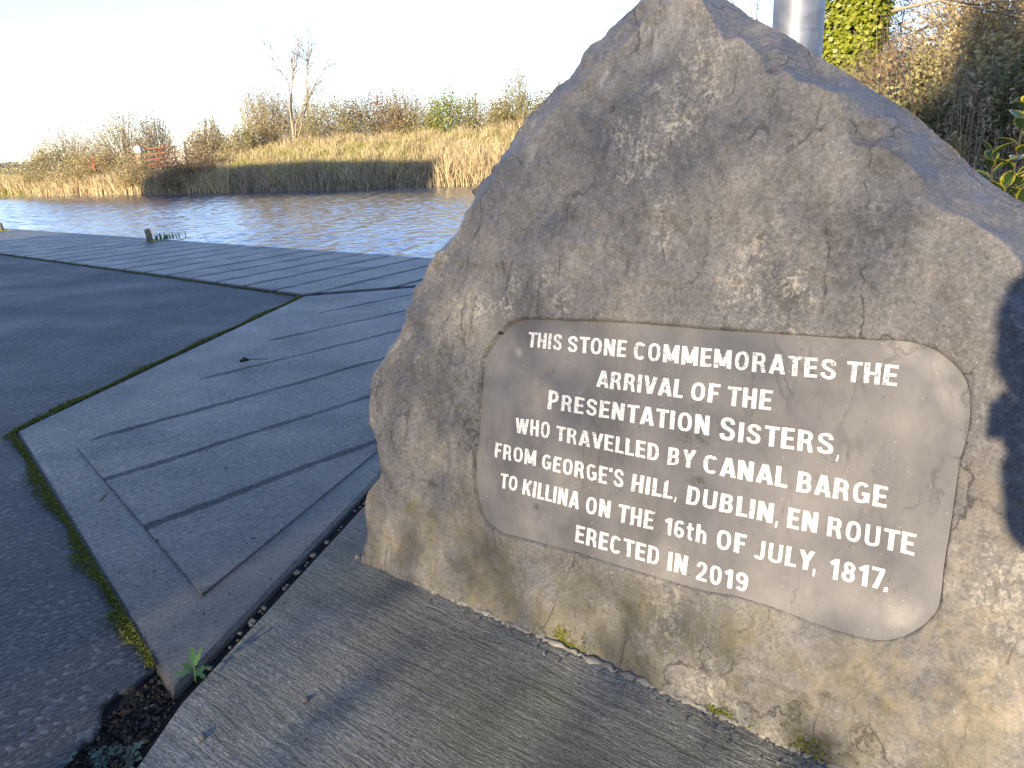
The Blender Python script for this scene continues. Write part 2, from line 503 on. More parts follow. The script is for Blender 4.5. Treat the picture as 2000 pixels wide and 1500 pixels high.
def stone_mat(name, panel=False):
    n = NT(name)
    p = n.obj
    def warp(vec, sc, amt, det=4):
        wv = n.node('ShaderNodeVectorMath', operation='ADD')
        n.link(vec, wv.inputs[0])
        sv = n.node('ShaderNodeVectorMath', operation='SCALE')
        n.link(n.noise(p, sc, det, .6, color=True), sv.inputs[0]); sv.inputs['Scale'].default_value = amt
        n.link(sv.outputs[0], wv.inputs[1])
        return wv.outputs[0]
    q = warp(p, 5, .12)
    z = n.sep(p)[2]
    big = n.noise(p, 2.3, 5, .6)
    med = n.noise(q, 9, 7, .62)
    fine = n.noise(p, 70, 5, .7)
    grain = n.noise(p, 300, 3, .7)
    flake = n.noise(warp(n.mapping(p, scale=(1, 1, .7)), 30, .03), 28, 6, .7)

    def spots(lst, soft_=.5):
        """union of soft round regions at given places, broken up by noise"""
        tot = None
        for (u, v, r) in lst:
            c = face_local(u, v)
            d = n.node('ShaderNodeVectorMath', operation='DISTANCE')
            n.link(q, d.inputs[0]); d.inputs[1].default_value = (c[0] + .06, c[1] + .06, c[2] + .06)
            m = n.ramp(n.math('DIVIDE', d.outputs['Value'], r * 2), [(.12, 1.0), (.5, 0.0)])
            tot = m if tot is None else n.math('MAXIMUM', tot, m)
        return tot

    if panel:
        c = n.ramp(big, [(.3, (.105, .104, .11)), (.5, (.135, .13, .13)), (.72, (.18, .168, .153))])
        c = n.mix(n.ramp(flake, [(.36, .3), (.55, 0.0)]), c, (.07, .068, .072))
        c = n.mix(n.ramp(n.noise(q, 4.5, 6, .6), [(.56, 0.0), (.7, .45)]), c, (.19, .175, .155))
        c = n.mix(n.math('MULTIPLY', spots([(1760, 690, .05), (1830, 720, .05), (1865, 780, .04), (1750, 1190, .06), (1000, 680, .03)]), n.ramp(flake, [(.35, .2), (.6, 1.0)])), c, (.25, .235, .21))
        c = n.mix(n.math('MULTIPLY', spots([(1365, 800, .025), (1370, 850, .03), (1335, 860, .03), (1060, 890, .025), (1045, 990, .02), (1640, 860, .02), (940, 790, .02), (1350, 940, .03)]), n.ramp(fine, [(.42, 0.0), (.55, .8)])), c, (.045, .04, .028))
    else:
        c = n.ramp(big, [(.28, (.132, .127, .122)), (.48, (.156, .148, .138)), (.72, (.185, .171, .153))])
        c = n.mix(n.ramp(med, [(.34, .35), (.56, 0.0)]), c, (.095, .092, .092))
        c = n.mix(n.ramp(flake, [(.36, .55), (.52, 0.0)]), c, (.085, .081, .078))
        c = n.mix(n.ramp(flake, [(.56, 0.0), (.7, .4)]), c, (.19, .18, .163))
        c = n.mix(n.ramp(fine, [(.36, .6), (.5, 0.0)]), c, (.075, .071, .066))
        c = n.mix(n.ramp(fine, [(.56, 0.0), (.7, .5)]), c, (.27, .255, .23))
        g2 = n.noise(p, 150, 4, .75)
        c = n.mix(n.ramp(g2, [(.36, .6), (.48, 0.0)]), c, (.06, .057, .053))
        c = n.mix(n.ramp(g2, [(.57, 0.0), (.68, .55)]), c, (.3, .285, .26))
    # dark run-off streaks and thin wandering veins, both running down the face
    st = n.noise(n.mapping(q, scale=(6, 6, .9)), 1.0, 5, .6)
    c = n.mix(n.math('MULTIPLY', n.ramp(st, [(.55, 0.0), (.7, .5)]), n.ramp(fine, [(.35, 1.0), (.65, .3)])), c, (.06, .055, .048))
    vn = n.noise(n.mapping(warp(p, 9, .05, 5), scale=(5, 5, 1.1)), 1.3, 2, .5)
    vein = n.ramp(n.math('ABSOLUTE', n.math('SUBTRACT', vn, .5)), [(0.0, 1.0), (.006, .7), (.014, 0.0)])
    vein = n.math('MULTIPLY', vein, n.ramp(n.noise(p, 5, 5, .65), [(.5, 0.0), (.62, 1.0)]))
    c = n.mix(n.math('MULTIPLY', vein, .65 if not panel else .3), c, (.035, .031, .026))
    if not panel:
        low = n.ramp(n.math('ADD', z, n.math('MULTIPLY', n.math('SUBTRACT', n.noise(p, 3.5, 5), .5), .7)), [(.1, 1.0), (.5, 0.0)])
        patch = n.ramp(n.noise(n.mapping(q, scale=(1.3, 1.3, .6)), 6, 6, .65), [(.42, 0.0), (.6, 1.0)])
        c = n.mix(n.math('MULTIPLY', n.math('MULTIPLY', low, patch), .6), c, (.115, .1, .05))
        c = n.mix(n.math('MULTIPLY', low, n.ramp(n.noise(q, 8, 6, .7), [(.54, 0.0), (.7, .65)])), c, (.25, .2, .13))
        ylw = n.ramp(n.math('ADD', flake, n.math('MULTIPLY', n.math('SUBTRACT', fine, .5), .8)), [(.42, 0.0), (.58, 1.0)])
        c = n.mix(n.math('MULTIPLY', n.math('MULTIPLY', spots([(805, 990, .05), (800, 1060, .05), (850, 1010, .05), (1010, 1180, .05), (1060, 1220, .05), (1130, 1190, .06), (1240, 1180, .09), (1330, 1250, .09), (1560, 1300, .07), (1570, 1370, .06), (1440, 1230, .07), (1700, 1330, .12)]), ylw), .75), c, (.075, .068, .02))
        c = n.mix(n.math('MULTIPLY', n.math('MULTIPLY', spots([(1720, 1300, .2), (1850, 1200, .18), (1900, 1350, .2), (1920, 1000, .16)]), n.ramp(n.noise(q, 16, 6, .7), [(.42, 0.0), (.64, 1.0)])), .55), c, (.28, .23, .16))
        c = n.mix(n.math('MULTIPLY', n.math('MULTIPLY', spots([(1225, 1185, .03), (1215, 1215, .03), (1115, 400, .05), (1105, 420, .04), (1550, 590, .06), (1500, 390, .05), (1700, 320, .05), (890, 745, .03), (1620, 1440, .07), (1560, 1450, .05), (1140, 1260, .03), (1330, 430, .04)]), n.ramp(flake, [(.38, 1.0), (.6, .25)])), .75), c, (.05, .044, .038))
        # pale crustose lichen, speckled, where the photograph shows it
        spk = n.ramp(n.math('ADD', n.math('MULTIPLY', n.noise(p, 75, 5, .75), .6), n.math('MULTIPLY', flake, .4)), [(.5, 0.0), (.57, 1.0)])
        reg = n.math('MAXIMUM', spots([(1220, 260, .07), (1260, 300, .09), (1320, 230, .09), (1215, 340, .06), (1300, 400, .05), (1070, 545, .05), (1010, 560, .05), (985, 600, .05), (1100, 590, .06), (1480, 500, .07), (1470, 580, .08), (1560, 560, .07),
                                       (1300, 470, .05), (1390, 170, .05), (1600, 700, .04), (1270, 190, .05), (950, 600, .05)]),
                     n.ramp(n.noise(n.mapping(p, loc=(4, 0, 2), scale=(1, 1, .6)), 3.6, 5, .65), [(.56, .05), (.7, .8)]))
        c = n.mix(n.math('MULTIPLY', n.math('MULTIPLY', spk, reg), .8), c, (.38, .355, .29))
        wst = n.noise(n.mapping(q, rot=(0, R(35), R(-40)), scale=(9, 9, 2.2)), 1.4, 6, .7)
        top = spots([(1270, 60, .09), (1340, 60, .08), (1190, 130, .07), (1130, 230, .08), (1060, 300, .07), (1840, 290, .07), (1870, 335, .06)])
        c = n.mix(n.math('MULTIPLY', n.math('MULTIPLY', top, n.ramp(wst, [(.52, 0.0), (.62, 1.0)])), .7), c, (.36, .35, .345))
    dots = n.vor(n.mapping(p, loc=(2.2, 1.1, 0)), 26)
    c = n.mix(n.ramp(dots, [(.04, .6), (.08, 0.0)]), c, (.06, .05, .035))
    wd = n.vor(n.mapping(warp(p, 20, .03), loc=(7.2, 3.1, 0)), 48)
    c = n.mix(n.math('MULTIPLY', n.ramp(wd, [(.05, .7), (.1, 0.0)]), n.ramp(fine, [(.4, .2), (.55, 1.0)])), c, (.4, .385, .35))
    ce = n.vor(warp(n.mapping(p, scale=(1, 1, .45)), 12, .1, 6), 3.0 if not panel else 2.2, feature='DISTANCE_TO_EDGE')
    cm = n.ramp(n.noise(p, 4.2, 4), [(.5, 0.0), (.58, 1.0)])
    crack = n.math('MULTIPLY', n.ramp(ce, [(0.0, 1.0), (.004, .6), (.009, 0.0)]), cm)
    c = n.mix(n.math('MULTIPLY', crack, .55 if not panel else .3), c, (.03, .026, .02))
    k = 1.0 if not panel else .13
    h = n.math('ADD', n.math('MULTIPLY', med, .7 * k), n.math('ADD', n.math('MULTIPLY', flake, .55 * k), n.math('MULTIPLY', fine, .45 * k)))
    h = n.math('SUBTRACT', h, n.math('MULTIPLY', n.math('MAXIMUM', crack, vein), .35 if not panel else .12))
    b = n.bump(h, .7, .014 if not panel else .01)
    b = n.bump(grain, .3, .002, b)
    return n.set(color=c, rough=n.ramp(flake, [(.3, .42), (.7, .72)]), normal=b, spec=.45)


MAT['stone'] = stone_mat('stone')
MAT['panel'] = stone_mat('panel_stone', True)


def paint_mat():
    n = NT('white_lettering')
    a = n.noise(n.obj, 150, 5, .75)
    b = n.noise(n.obj, 9, 3)
    wear = n.math('ADD', a, n.math('MULTIPLY', n.math('SUBTRACT', b, .5), .22))
    al = n.ramp(wear, [(.56, 1.0), (.63, 0.0)])
    c = n.mix(n.ramp(n.noise(n.obj, 60, 4), [(.4, 0.0), (.7, .5)]), (.72, .7, .65), (.55, .53, .49))
    n.set(color=c, rough=.7, normal=n.bump(a, .3, .002), spec=.3)
    n.link(al, n.bsdf.inputs['Alpha'])
    return n.m


MAT['lettering'] = paint_mat()


def water_mat():
    n = NT('canal_water')
    w1 = n.noise(n.mapping(n.pos, rot=(0, 0, R(20)), scale=(1, 1.6, 1)), 2.6, 3, .55, .4)
    w2 = n.noise(n.mapping(n.pos, rot=(0, 0, R(-15)), scale=(1, 1.3, 1)), 6.5, 2, .5, .3)
    w3 = n.noise(n.pos, .5, 2)
    h = n.math('ADD', n.math('MULTIPLY', w1, 1.0), n.math('MULTIPLY', w2, .35))
    h = n.math('MULTIPLY', h, n.ramp(w3, [(.3, .7), (.7, 1.1)]))
    n.set(color=(.06, .08, .105), rough=.09, normal=n.bump(h, .8, .02), spec=.5)
    n.bsdf.inputs['IOR'].default_value = 1.33
    return n.m


MAT['water'] = water_mat()


def galv_mat():
    n = NT('galvanised_steel')
    v = n.vor(n.obj, 22, out='Color')
    c = n.ramp(n.sep(v)[0], [(0, (.15, .16, .18)), (1, (.22, .235, .26))])
    c = n.mix(n.ramp(n.noise(n.obj, 18, 6, .7), [(.55, 0.0), (.72, .6)]), c, (.36, .37, .38))
    c = n.mix(n.ramp(n.noise(n.mapping(n.obj, scale=(3, 3, .5)), 9, 5), [(.55, 0.0), (.7, .4)]), c, (.18, .19, .21))
    return n.set(color=c, rough=.5, metal=.35, normal=n.bump(n.noise(n.obj, 40, 4), .1, .004))


MAT['galv'] = galv_mat()


def varieg_mat():
    n = NT('variegated_leaf')
    at_ = n.node('ShaderNodeAttribute', attribute_name='edge')
    e = n.math('ADD', at_.outputs['Fac'], n.math('MULTIPLY', n.math('SUBTRACT', n.noise(n.obj, 40, 3), .5), .5))
    c = n.mix(n.ramp(e, [(.3, 0.0), (.5, 1.0)]), (.06, .11, .03), (.55, .45, .05))
    n.set(color=c, rough=.35, spec=.5)
    tr = n.node('ShaderNodeBsdfTranslucent'); n.link(c, tr.inputs[0])
    ms = n.node('ShaderNodeMixShader'); ms.inputs[0].default_value = .25
    n.link(n.bsdf.outputs[0], ms.inputs[1]); n.link(tr.outputs[0], ms.inputs[2]); n.link(ms.outputs[0], n.out.inputs[0])
    return n.m


MAT['varieg'] = varieg_mat()

# ------------------------------------------------------------------ ground, water, far land
WATER_Z = -0.35
q1, q4 = G(840, 508)[:2], G(0, 447)[:2]
qd = nz(q4 - q1)                              # along the quay to the far left
QR = q1 - qd * 3.4
QL = q1 + qd * 90


def poly_slab(name, pts, z_top, z_bot, mat, cell=None, bevel=.012, kind='structure', mats=None):
    """flat slab with an edge: outline pts (n,2) counter-clockwise"""
    bm = bmesh.new()
    vs = [bm.verts.new((p[0], p[1], z_top)) for p in pts]
    f = bm.faces.new(vs)
    f.normal_update()
    if f.normal.z < 0: f.normal_flip()
    r = bmesh.ops.extrude_face_region(bm, geom=[f])
    nv = [e for e in r['geom'] if isinstance(e, bmesh.types.BMVert)]
    for v in nv: v.co.z = z_top
    for v in vs: v.co.z = z_bot
    bmesh.ops.recalc_face_normals(bm, faces=bm.faces[:])
    if bevel:
        ed = [e for e in bm.edges if all(abs(v.co.z - z_top) < 1e-5 for v in e.verts)]
        bmesh.ops.bevel(bm, geom=ed, offset=bevel, segments=3, profile=.6, affect='EDGES')
    me = bpy.data.meshes.new(name)
    bm.to_mesh(me); bm.free()
    me.materials.append(mat)
    o = bpy.data.objects.new(name, me)
    COL.objects.link(o)
    if kind: o['kind'] = kind
    return o


# canal bed / horizon sheet
mesh_obj('ground', [(-3000, -3000, -1.6), (3000, -3000, -1.6), (3000, 3000, -1.6), (-3000, 3000, -1.6)], [(0, 1, 2, 3)], MAT['land'])['kind'] = 'structure'
def water_sheet():
    r = [5.0]
    while r[-1] < 80: r.append(r[-1] + .05 + .0022 * (r[-1] - 5))
    r += [90, 110, 150, 220, 400]
    r = np.array(r)
    a = np.radians(np.concatenate([np.linspace(-85, -46, 14, endpoint=False), np.linspace(-46, 6, 430), np.linspace(8, 60, 20)]))
    Rg, Ag = np.meshgrid(r, a, indexing='ij')
    x, y = Rg * np.sin(Ag), Rg * np.cos(Ag)
    z = np.zeros_like(x)
    r4 = np.random.default_rng(11)
    for k in range(26):
        lam = r4.uniform(.26, .95); th = R(150) + r4.normal(0, .55)
        kx, ky = 2 * math.pi / lam * math.cos(th), 2 * math.pi / lam * math.sin(th)
        env = .6 + .4 * np.sin(x * r4.uniform(.1, .5) + y * r4.uniform(.1, .5) + k)
        z += .04 * lam / (2 * math.pi) * np.sin(kx * x + ky * y + r4.uniform(0, 6.3)) * env
    z *= np.clip((110 - Rg) / 30, 0, 1)
    V = np.stack([x, y, z + WATER_Z], -1).reshape(-1, 3)
    nr, na = x.shape
    i, j = np.meshgrid(np.arange(nr - 1), np.arange(na - 1), indexing='ij')
    q_ = i * na + j
    Fc = np.stack([q_, q_ + 1, q_ + na + 1, q_ + na], -1).reshape(-1, 4)[:, ::-1]
    mesh_obj('water', V, Fc, MAT['water'], None, True)['kind'] = 'structure'


water_sheet()
land_pts = [QL, q1 + qd * 20, q1, QR, (2.6, 8.4), (3.6, 9.4), (4.6, 12), (6, 18), (10, 30), (26, 62), (120, 160), (500, 400),
            (500, -300), (-300, -300), (-300, QL[1])]
land = poly_slab('terrain', [np.array(p) for p in land_pts][::-1], -0.016, -1.5, MAT['soil'], bevel=0)

# asphalt yard -------------------------------------------------------------
cA = G(592, 580)[:2]; cB = G(28, 846)[:2]; cC = G(335, 1366)[:2]
ragged = [G(u, v)[:2] for u, v in ((310, 1300), (285, 1318), (262, 1340), (230, 1352), (200, 1380), (196, 1420), (182, 1442), (165, 1450), (140, 1480), (120, 1500))]
aq = G(0, 497)[:2]
am = G(300, 538)[:2]
asph = [aq + nz(aq - am) * 60, aq, am, cA, cB, G(170, 1075)[:2]] + ragged + [np.array([-.95, .4]), np.array([-1.2, -6]), np.array([-80, -6])]
poly_slab('road', asph[::-1], 0.0, -0.1, MAT['asphalt'], bevel=.015)['label'] = 'dark worn asphalt yard beside the canal'

# concrete quay slab -------------------------------------------------------
GAP = .012
jdir = nz(G(820, 562)[:2] - cA)
jend = G(820, 562)[:2]
# intersection of joint line with gap line continued
g1, g2 = cC, G(750, 930)[:2]
gd = nz(g2 - g1)
def isect(p, d, q, e):
    m = np.array([d, -e]).T
    k = np.linalg.solve(m, np.array(q) - np.array(p))
    return np.array(p) + np.array(d) * k[0]
cD = isect(g1, gd, cA, jdir)
left_far = aq + nz(aq - am) * 60
nrm = np.array([-qd[1], qd[0]]);
sl1 = [QL + np.array([0, 0]), q1 + qd * 20, q1, QR, cD + jdir * .8 + np.array([0, .02]), cA + np.array([0, .012]), am + np.array([.0, .01]), aq, left_far]
sl1 = [np.array(p) for p in sl1]
# pull water edge out a little so that it overhangs the wall
poly_slab('quay', sl1, 0.03, -1.5, MAT['slab_quay'], bevel=.03)
sl2 = [cA + np.array([.012, -.012]), cB + np.array([.01, 0]), cC + np.array([0, .01]), cD + np.array([-.06, -.012])]
poly_slab('pavement', sl2, 0.012, -0.3, MAT['slab_margin'], bevel=.03)
# brushed field inside the trowelled margin, a thin sheet set 4 mm proud
i1, i2, i3 = G(150, 873, .02)[:2], G(395, 1160, .02)[:2], G(750, 868, .02)[:2]
u12 = nz(i1 - i2); e3 = i2 + nz(i3 - i2) * (np.linalg.norm(cD - cC) - .75)
top_l = isect(i1, nz(cA - cB), cA - nz(jdir) * 0 + np.array([0, -.12]), jdir)
top_r = isect(i2, nz(i3 - i2), cA + np.array([0, -.12]), jdir)
i1b = isect(i1, u12, cB + nz(np.array([-(cA - cB)[1], (cA - cB)[0]])) * -.13, nz(cA - cB))
i1c = isect(i1, nz(G(790, 640)[:2] - i1), cA, nz(cB - cA))
fld = [i1, i2, top_r, top_l]
poly_slab('paving', fld, 0.018, 0.0, MAT['slab_apron'], bevel=.006)

# stone's own concrete pad ---------------------------------------------------
off = np.array([gd[1], -gd[0]]) * .028
pl = [g1 + off + np.array([0, 0]), g1 + off + gd * 4.3, np.array([2.2, 5.6]), np.array([4.0, 3.6]), np.array([4.0, -2.5]), np.array([-.75, -2.5]), G(262, 1500)[:2]]
poly_slab('plinth', pl[::-1], 0.0, -0.3, MAT['slab_pad'], bevel=.018)

# moss along the slab joints ---------------------------------------------------
def moss_strip(path, width, count, size, z, side, dens=None):
    P = []
    path = [np.array(p) for p in path]
    seg = [np.linalg.norm(path[i + 1] - path[i]) for i in range(len(path) - 1)]
    tot = sum(seg)
    for i in range(len(path) - 1):
        d = path[i + 1] - path[i]
        nn = nz(np.array([-d[1], d[0]])) * side
        m = int(count * seg[i] / tot)
        t = rng.uniform(0, 1, m)
        cl = .5 + .5 * np.sin(t * seg[i] * 9 + i) * np.sin(t * seg[i] * 23 + 1.3)
        keep = rng.uniform(0, 1, m) < np.clip(cl + .25, 0.1, 1)
        t = t[keep]
        w = np.abs(rng.normal(0, width * .6, len(t))) * (.4 + .9 * (.5 + .5 * np.sin(t * seg[i] * 6 + 2)))
        q = path[i] + d * t[:, None] + nn * w[:, None]
        zz = z + np.abs(rng.normal(0, .006, len(t))) * np.exp(-w / width)
        P.append(np.column_stack([q, zz]))
    P = np.vstack(P)
    return leaf_arrays(P, size, .7, (0, 0, 1), .35)


Vs, Fs, nn_ = [], [], 0
for path, wd, ct, sz, side in (([cA, G(300, 715)[:2], cB], .042, 19000, .011, -1),
                               ([cB, G(170, 1078)[:2], G(238, 1190)[:2], G(306, 1302)[:2]], .036, 16000, .007, -1),
                               ([aq, am, cA], .03, 7000, .012, -1)):
    v, f = moss_strip(path, wd, ct, sz, .004, side)
    Vs.append(v); Fs.append(f + nn_); nn_ += len(v)
tag(mesh_obj('moss', np.vstack(Vs), np.vstack(Fs), MAT['moss']), 'green moss growing along the asphalt edge beside the slabs', 'moss', kind='stuff')

# far bank terrain ---------------------------------------------------------
WU = [-900, -300, 0, 300, 600, 930, 1300, 1700]
WV = [412, 394, 385, 380, 373, 362, 350, 338]


def bank_d(u):
    v = np.interp(u, WU, WV)
    p = G(u, v, WATER_Z)
    return math.hypot(p[0], p[1])


def top_z(u):
    v = np.interp(u, [-900, 0, 200, 300, 400, 480, 620, 800, 950, 1200, 1700], [375, 352, 345, 338, 318, 300, 285, 272, 262, 250, 235])
    return max(.25, at(u, v, bank_d(u) + 9)[2])


us = np.linspace(-900, 1700, 131)
backs = np.array([-.6, 0, .5, 1.2, 2.2, 3.5, 5, 7, 9, 12, 18, 30, 60, 120, 250])
V, Fc = [], []
for i, u in enumerate(us):
    d0 = bank_d(u); tz = top_z(u)
    for b in backs:
        w = ray(u, 300); hd = np.array([w[0], w[1]]) / math.hypot(w[0], w[1])
        p = hd * (d0 + b)
        t = min(1, max(0, b / 9))
        prof = -.9 if b < 0 else (WATER_Z - .05 + (.55 + .35) * min(1, b / 1.0) * .5 + (tz - .1) * (t ** .8))
        if b > 12: prof = tz + .1 - min(1, (b - 12) / 60) * (tz - .3)
        V.append((p[0], p[1], prof + (rng.normal(0, .06) + .16 * math.sin(u * .031 + b) * math.sin(u * .013 - b * .7)) * (1 < b < 100)))
nb = len(backs)
for i in range(len(us) - 1):
    for j in range(nb - 1):
        Fc.append((i * nb + j, (i + 1) * nb + j, (i + 1) * nb + j + 1, i * nb + j + 1))
mesh_obj('bank', V, Fc, MAT['land'], smooth=True)['kind'] = 'structure'


def bank_z(u, b):
    tz = top_z(u); t = min(1, max(0, b / 9))
    z = WATER_Z - .05 + .45 * min(1, max(b, 0)) + (tz - .1) * t ** .8
    if b > 12: z = tz + .1 - min(1, (b - 12) / 60) * (tz - .3)
    return z


def bank_p(u, b):
    w = ray(u, 300); hd = np.array([w[0], w[1]]) / math.hypot(w[0], w[1])
    p = hd * (bank_d(u) + b)
    return np.array([p[0], p[1], bank_z(u, b)])


def bank_grid(n, u0, u1, b0, b1):
    uu = rng.uniform(u0, u1, n); bb = rng.uniform(b0, b1, n)
    return np.array([bank_p(a, b) for a, b in zip(uu, bb)])


# grass on the bank: one mass
P = bank_grid(32000, -60, 1150, .6, 12)
def tuft(P, sc=1.1):
    return .55 + .45 * np.sin(P[:, 0] * sc + 1.7 * np.sin(P[:, 1] * .9 * sc)) * np.sin(P[:, 0] * 2.7 * sc + P[:, 1] * 1.3 * sc)
v, f = blade_arrays(P, rng.uniform(.25, .75, len(P)) * (.45 + .9 * tuft(P)), .05, 1.2, (.15, -.08, 0))
tag(mesh_obj('bank_grass', v, f, MAT['bank_grass']), 'long yellowing grass covering the far canal bank', 'grass', kind='stuff')
P = np.vstack([bank_grid(8000, 430, 800, 1.6, 7.5), bank_grid(700, -60, 26, .2, 1.6)])
v, f = blade_arrays(P, rng.uniform(.3, .6, len(P)), .06, .6)
tag(mesh_obj('lush_grass', v, f, MAT['lush_grass']), 'fresh green grass low on the far bank', 'grass', kind='stuff')
# tussocks that break the slope up
tv, tf_, tn = [], [], 0
for k in range(330):
    u = rng.uniform(20, 1120); b_ = rng.uniform(.4, 11.5) if u > 430 else rng.uniform(1, 7)
    c0 = bank_p(u, b_)
    m = 46
    sc_ = rng.uniform(.5, 1.35)
    P = c0 + np.column_stack([rng.normal(0, .22 * sc_, m), rng.normal(0, .22 * sc_, m), np.zeros(m)])
    v, f = blade_arrays(P, rng.uniform(.5, 1.0, m) * sc_, .045, 1.3)
    tv.append(v); tf_.append(f + tn); tn += len(v)
tag(mesh_obj('tussocks', np.vstack(tv), np.vstack(tf_), MAT['straw']), 'straw coloured grass tussocks scattered over the far bank slope', 'grass', kind='stuff')
# reeds: sunlit pale ones and the dark ones in shade
P = np.vstack([bank_grid(2300, 846, 1150, -.4, 2.4)])
v, f = blade_arrays(P, rng.uniform(.5, 2.3, len(P)) * (.55 + .55 * tuft(P, 1.9)), .05, .75)
tag(mesh_obj('tall_reeds', v, f, MAT['straw']), 'tall straw coloured reeds at the water edge beside the boulder', 'reeds', kind='stuff')
P = np.vstack([bank_grid(3600, 60, 440, -.1, 1.4), bank_grid(900, -40, 60, .3, 1.6)])
v, f = blade_arrays(P, rng.uniform(.35, 1.2, len(P)) * (.5 + .7 * tuft(P)), .07, .8)
tag(mesh_obj('pale_reeds', v, f, MAT['straw']), 'low pale dry reeds along the left part of the far bank', 'reeds', kind='stuff')
P = np.vstack([bank_grid(4200, 430, 850, -.2, 2.4)])
v, f = blade_arrays(P, rng.uniform(.2, 1.1, len(P)) * (.35 + .9 * tuft(P, .8)), .05, 1.0)
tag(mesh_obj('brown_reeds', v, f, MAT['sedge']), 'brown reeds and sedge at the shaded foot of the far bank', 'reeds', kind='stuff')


# ------------------------------------------------------------------ bushes and trees
def grow(p, d, L, r, depth, out, spread=.6, up=.15, kids=3, shrink=.68):
    n = 4 if depth > 1 else 3
    pts, rad = [np.array(p)], [r]
    dd = nz(d)
    for i in range(n):
        dd = nz(dd + rng.normal(0, .13, 3) + np.array([0, 0, up * .3]))
        pts.append(pts[-1] + dd * L / n)
        rad.append(r * (1 - .5 * (i + 1) / n))
    out.append((np.array(pts), np.array(rad), depth))
    if depth <= 0: return
    for k in range(kids):
        t = rng.uniform(.35, 1.0)
        i = min(n - 1, int(t * n))
        q = pts[i] + (pts[i + 1] - pts[i]) * (t * n - i)
        a = rng.normal(size=3); a = nz(a - dd * (a @ dd))
        nd = nz(dd + a * rng.uniform(.5, 1.2) * spread * 1.4 + np.array([0, 0, up]))
        grow(q, nd, L * rng.uniform(.8, 1.1) * shrink, r * .55, depth - 1, out, spread, up, kids, shrink)
    grow(pts[-1], dd, L * shrink, r * .5, depth - 1, out, spread, up, kids, shrink)


def branch_mesh(name, br, mat, parent, rmin=.0, sides=None):
    pr = Parts()
    for pts, rad, dep in br:
        pr.tube(pts, np.maximum(rad, rmin), sides or (6 if dep >= 3 else 3), cap=False)
    return pr.build(name, mat, parent, True)


def clump_points(c, rx, ry, rz, n_cl, n, spread):
    """points in leaf clumps spread through a half-ellipsoid standing on c"""
    C = []
    while len(C) < n_cl:
        q = rng.uniform(-1, 1, 3); q[2] = rng.uniform(0, 1)
        if (q ** 2).sum() <= 1 and (q ** 2).sum() > .12: C.append(q)
    C = np.array(C)
    k = rng.integers(0, n_cl, n)
    sp = rng.uniform(.5, 1.4, n_cl)
    Q = C[k] + rng.normal(0, spread, (n, 3)) * sp[k][:, None]
    Q[:, 2] = np.abs(Q[:, 2])
    return np.array(c) + Q * np.array([rx, ry, rz])


def bush(name, c, rx, ry, h, label, cat, mat, n=2500, size=.16, twig=MAT['twig'], n_tw=220, tw_w=.035, out_tw=.35, cl=26, group=None, spread=.13, droop=0):
    c = np.array(c, float)
    t = empty(name, c, label, cat, group)
    if n:
        P = clump_points(c, rx, ry, h, cl, n, spread)
        v, f = leaf_arrays(P, size, .65)
        mesh_obj('foliage', v, f, mat, t)
    if n_tw:
        dirs = rand_unit(n_tw); dirs[:, 2] = np.abs(dirs[:, 2])
        r0 = rng.uniform(.0, .7, n_tw)[:, None]; r1 = rng.uniform(.75, 1.0 + out_tw, n_tw)[:, None]
        S = np.array([rx, ry, h])
        A = c + dirs * S * r0
        j = rand_unit(n_tw) * .16
        mid = c + (dirs + j) * S * (r0 * .4 + r1 * .6)
        B = c + (dirs + j * 1.6) * S * r1 + np.array([0, 0, -droop]) * rng.uniform(0, 1, n_tw)[:, None]
        v1, f1 = strips_arrays(A, mid, tw_w)
        v2, f2 = strips_arrays(mid, B, tw_w * .55)
        # side twigs
        k = rng.integers(0, n_tw, n_tw * 3)
        tt = rng.uniform(0, 1, len(k))[:, None]
        A3 = mid[k] * (1 - tt) + B[k] * tt
        B3 = A3 + (nz(B[k] - mid[k]) * 3 + rand_unit(len(k)) * .8) * np.array([rx, ry, h]) * .16
        v3, f3 = strips_arrays(A3, B3, tw_w * .4)
        V = np.vstack([v1, v2, v3]); Fq = np.vstack([f1, f2 + len(v1), f3 + len(v1) + len(v2)])
        mesh_obj('twigs', V, Fq, twig, t)
    return t


def far_bush(u, vb, vt, wpx, back, *a, depth=None, **k):
    k['n'] = int(k.get('n', 2500) * 2.6); k['size'] = k.get('size', .16) * .78; k['n_tw'] = int(k.get('n_tw', 220) * 1.7); k['cl'] = int(k.get('cl', 26) * 1.6); k['spread'] = .17
    d = bank_d(u) + back
    c = at(u, vb, d)
    c[2] = min(c[2], bank_z(u, back) + .1) if back < 60 else c[2]
    h = at(u, vt, d)[2] - c[2]
    rx = wpx / 2 / F * d
    return bush(a[0], c, rx, depth or max(rx * .7, 1.2), h, *a[1:], **k)


FG = 'bushes along the far bank'
far_bush(145, 338, 238, 120, 11, 'bush', 'leafless bush with drooping tips, farthest left on the far bank', 'bush', MAT['gold_leaf'], n=900, size=.16, n_tw=330, twig=MAT['twig'], out_tw=.25, droop=.8, group=FG)
far_bush(135, 352, 285, 150, 7, 'bush', 'low olive scrub in front of the red post', 'bush', MAT['olive_leaf'], n=2600, size=.17, n_tw=100, group=FG)
far_bush(255, 345, 222, 165, 10, 'bush', 'large golden twiggy bush left of the rusty gate', 'bush', MAT['gold_leaf'], n=3300, size=.16, n_tw=420, group=FG)
far_bush(318, 335, 215, 70, 13, 'bush', 'dark bare twiggy bush standing behind the rusty gate', 'bush', MAT['dark_leaf'], n=700, size=.15, n_tw=240, group=FG)
far_bush(195, 352, 300, 150, 5.5, 'bush', 'dense yellow olive scrub around the red post', 'bush', MAT['gold_leaf'], n=3200, size=.15, n_tw=140, group=FG)
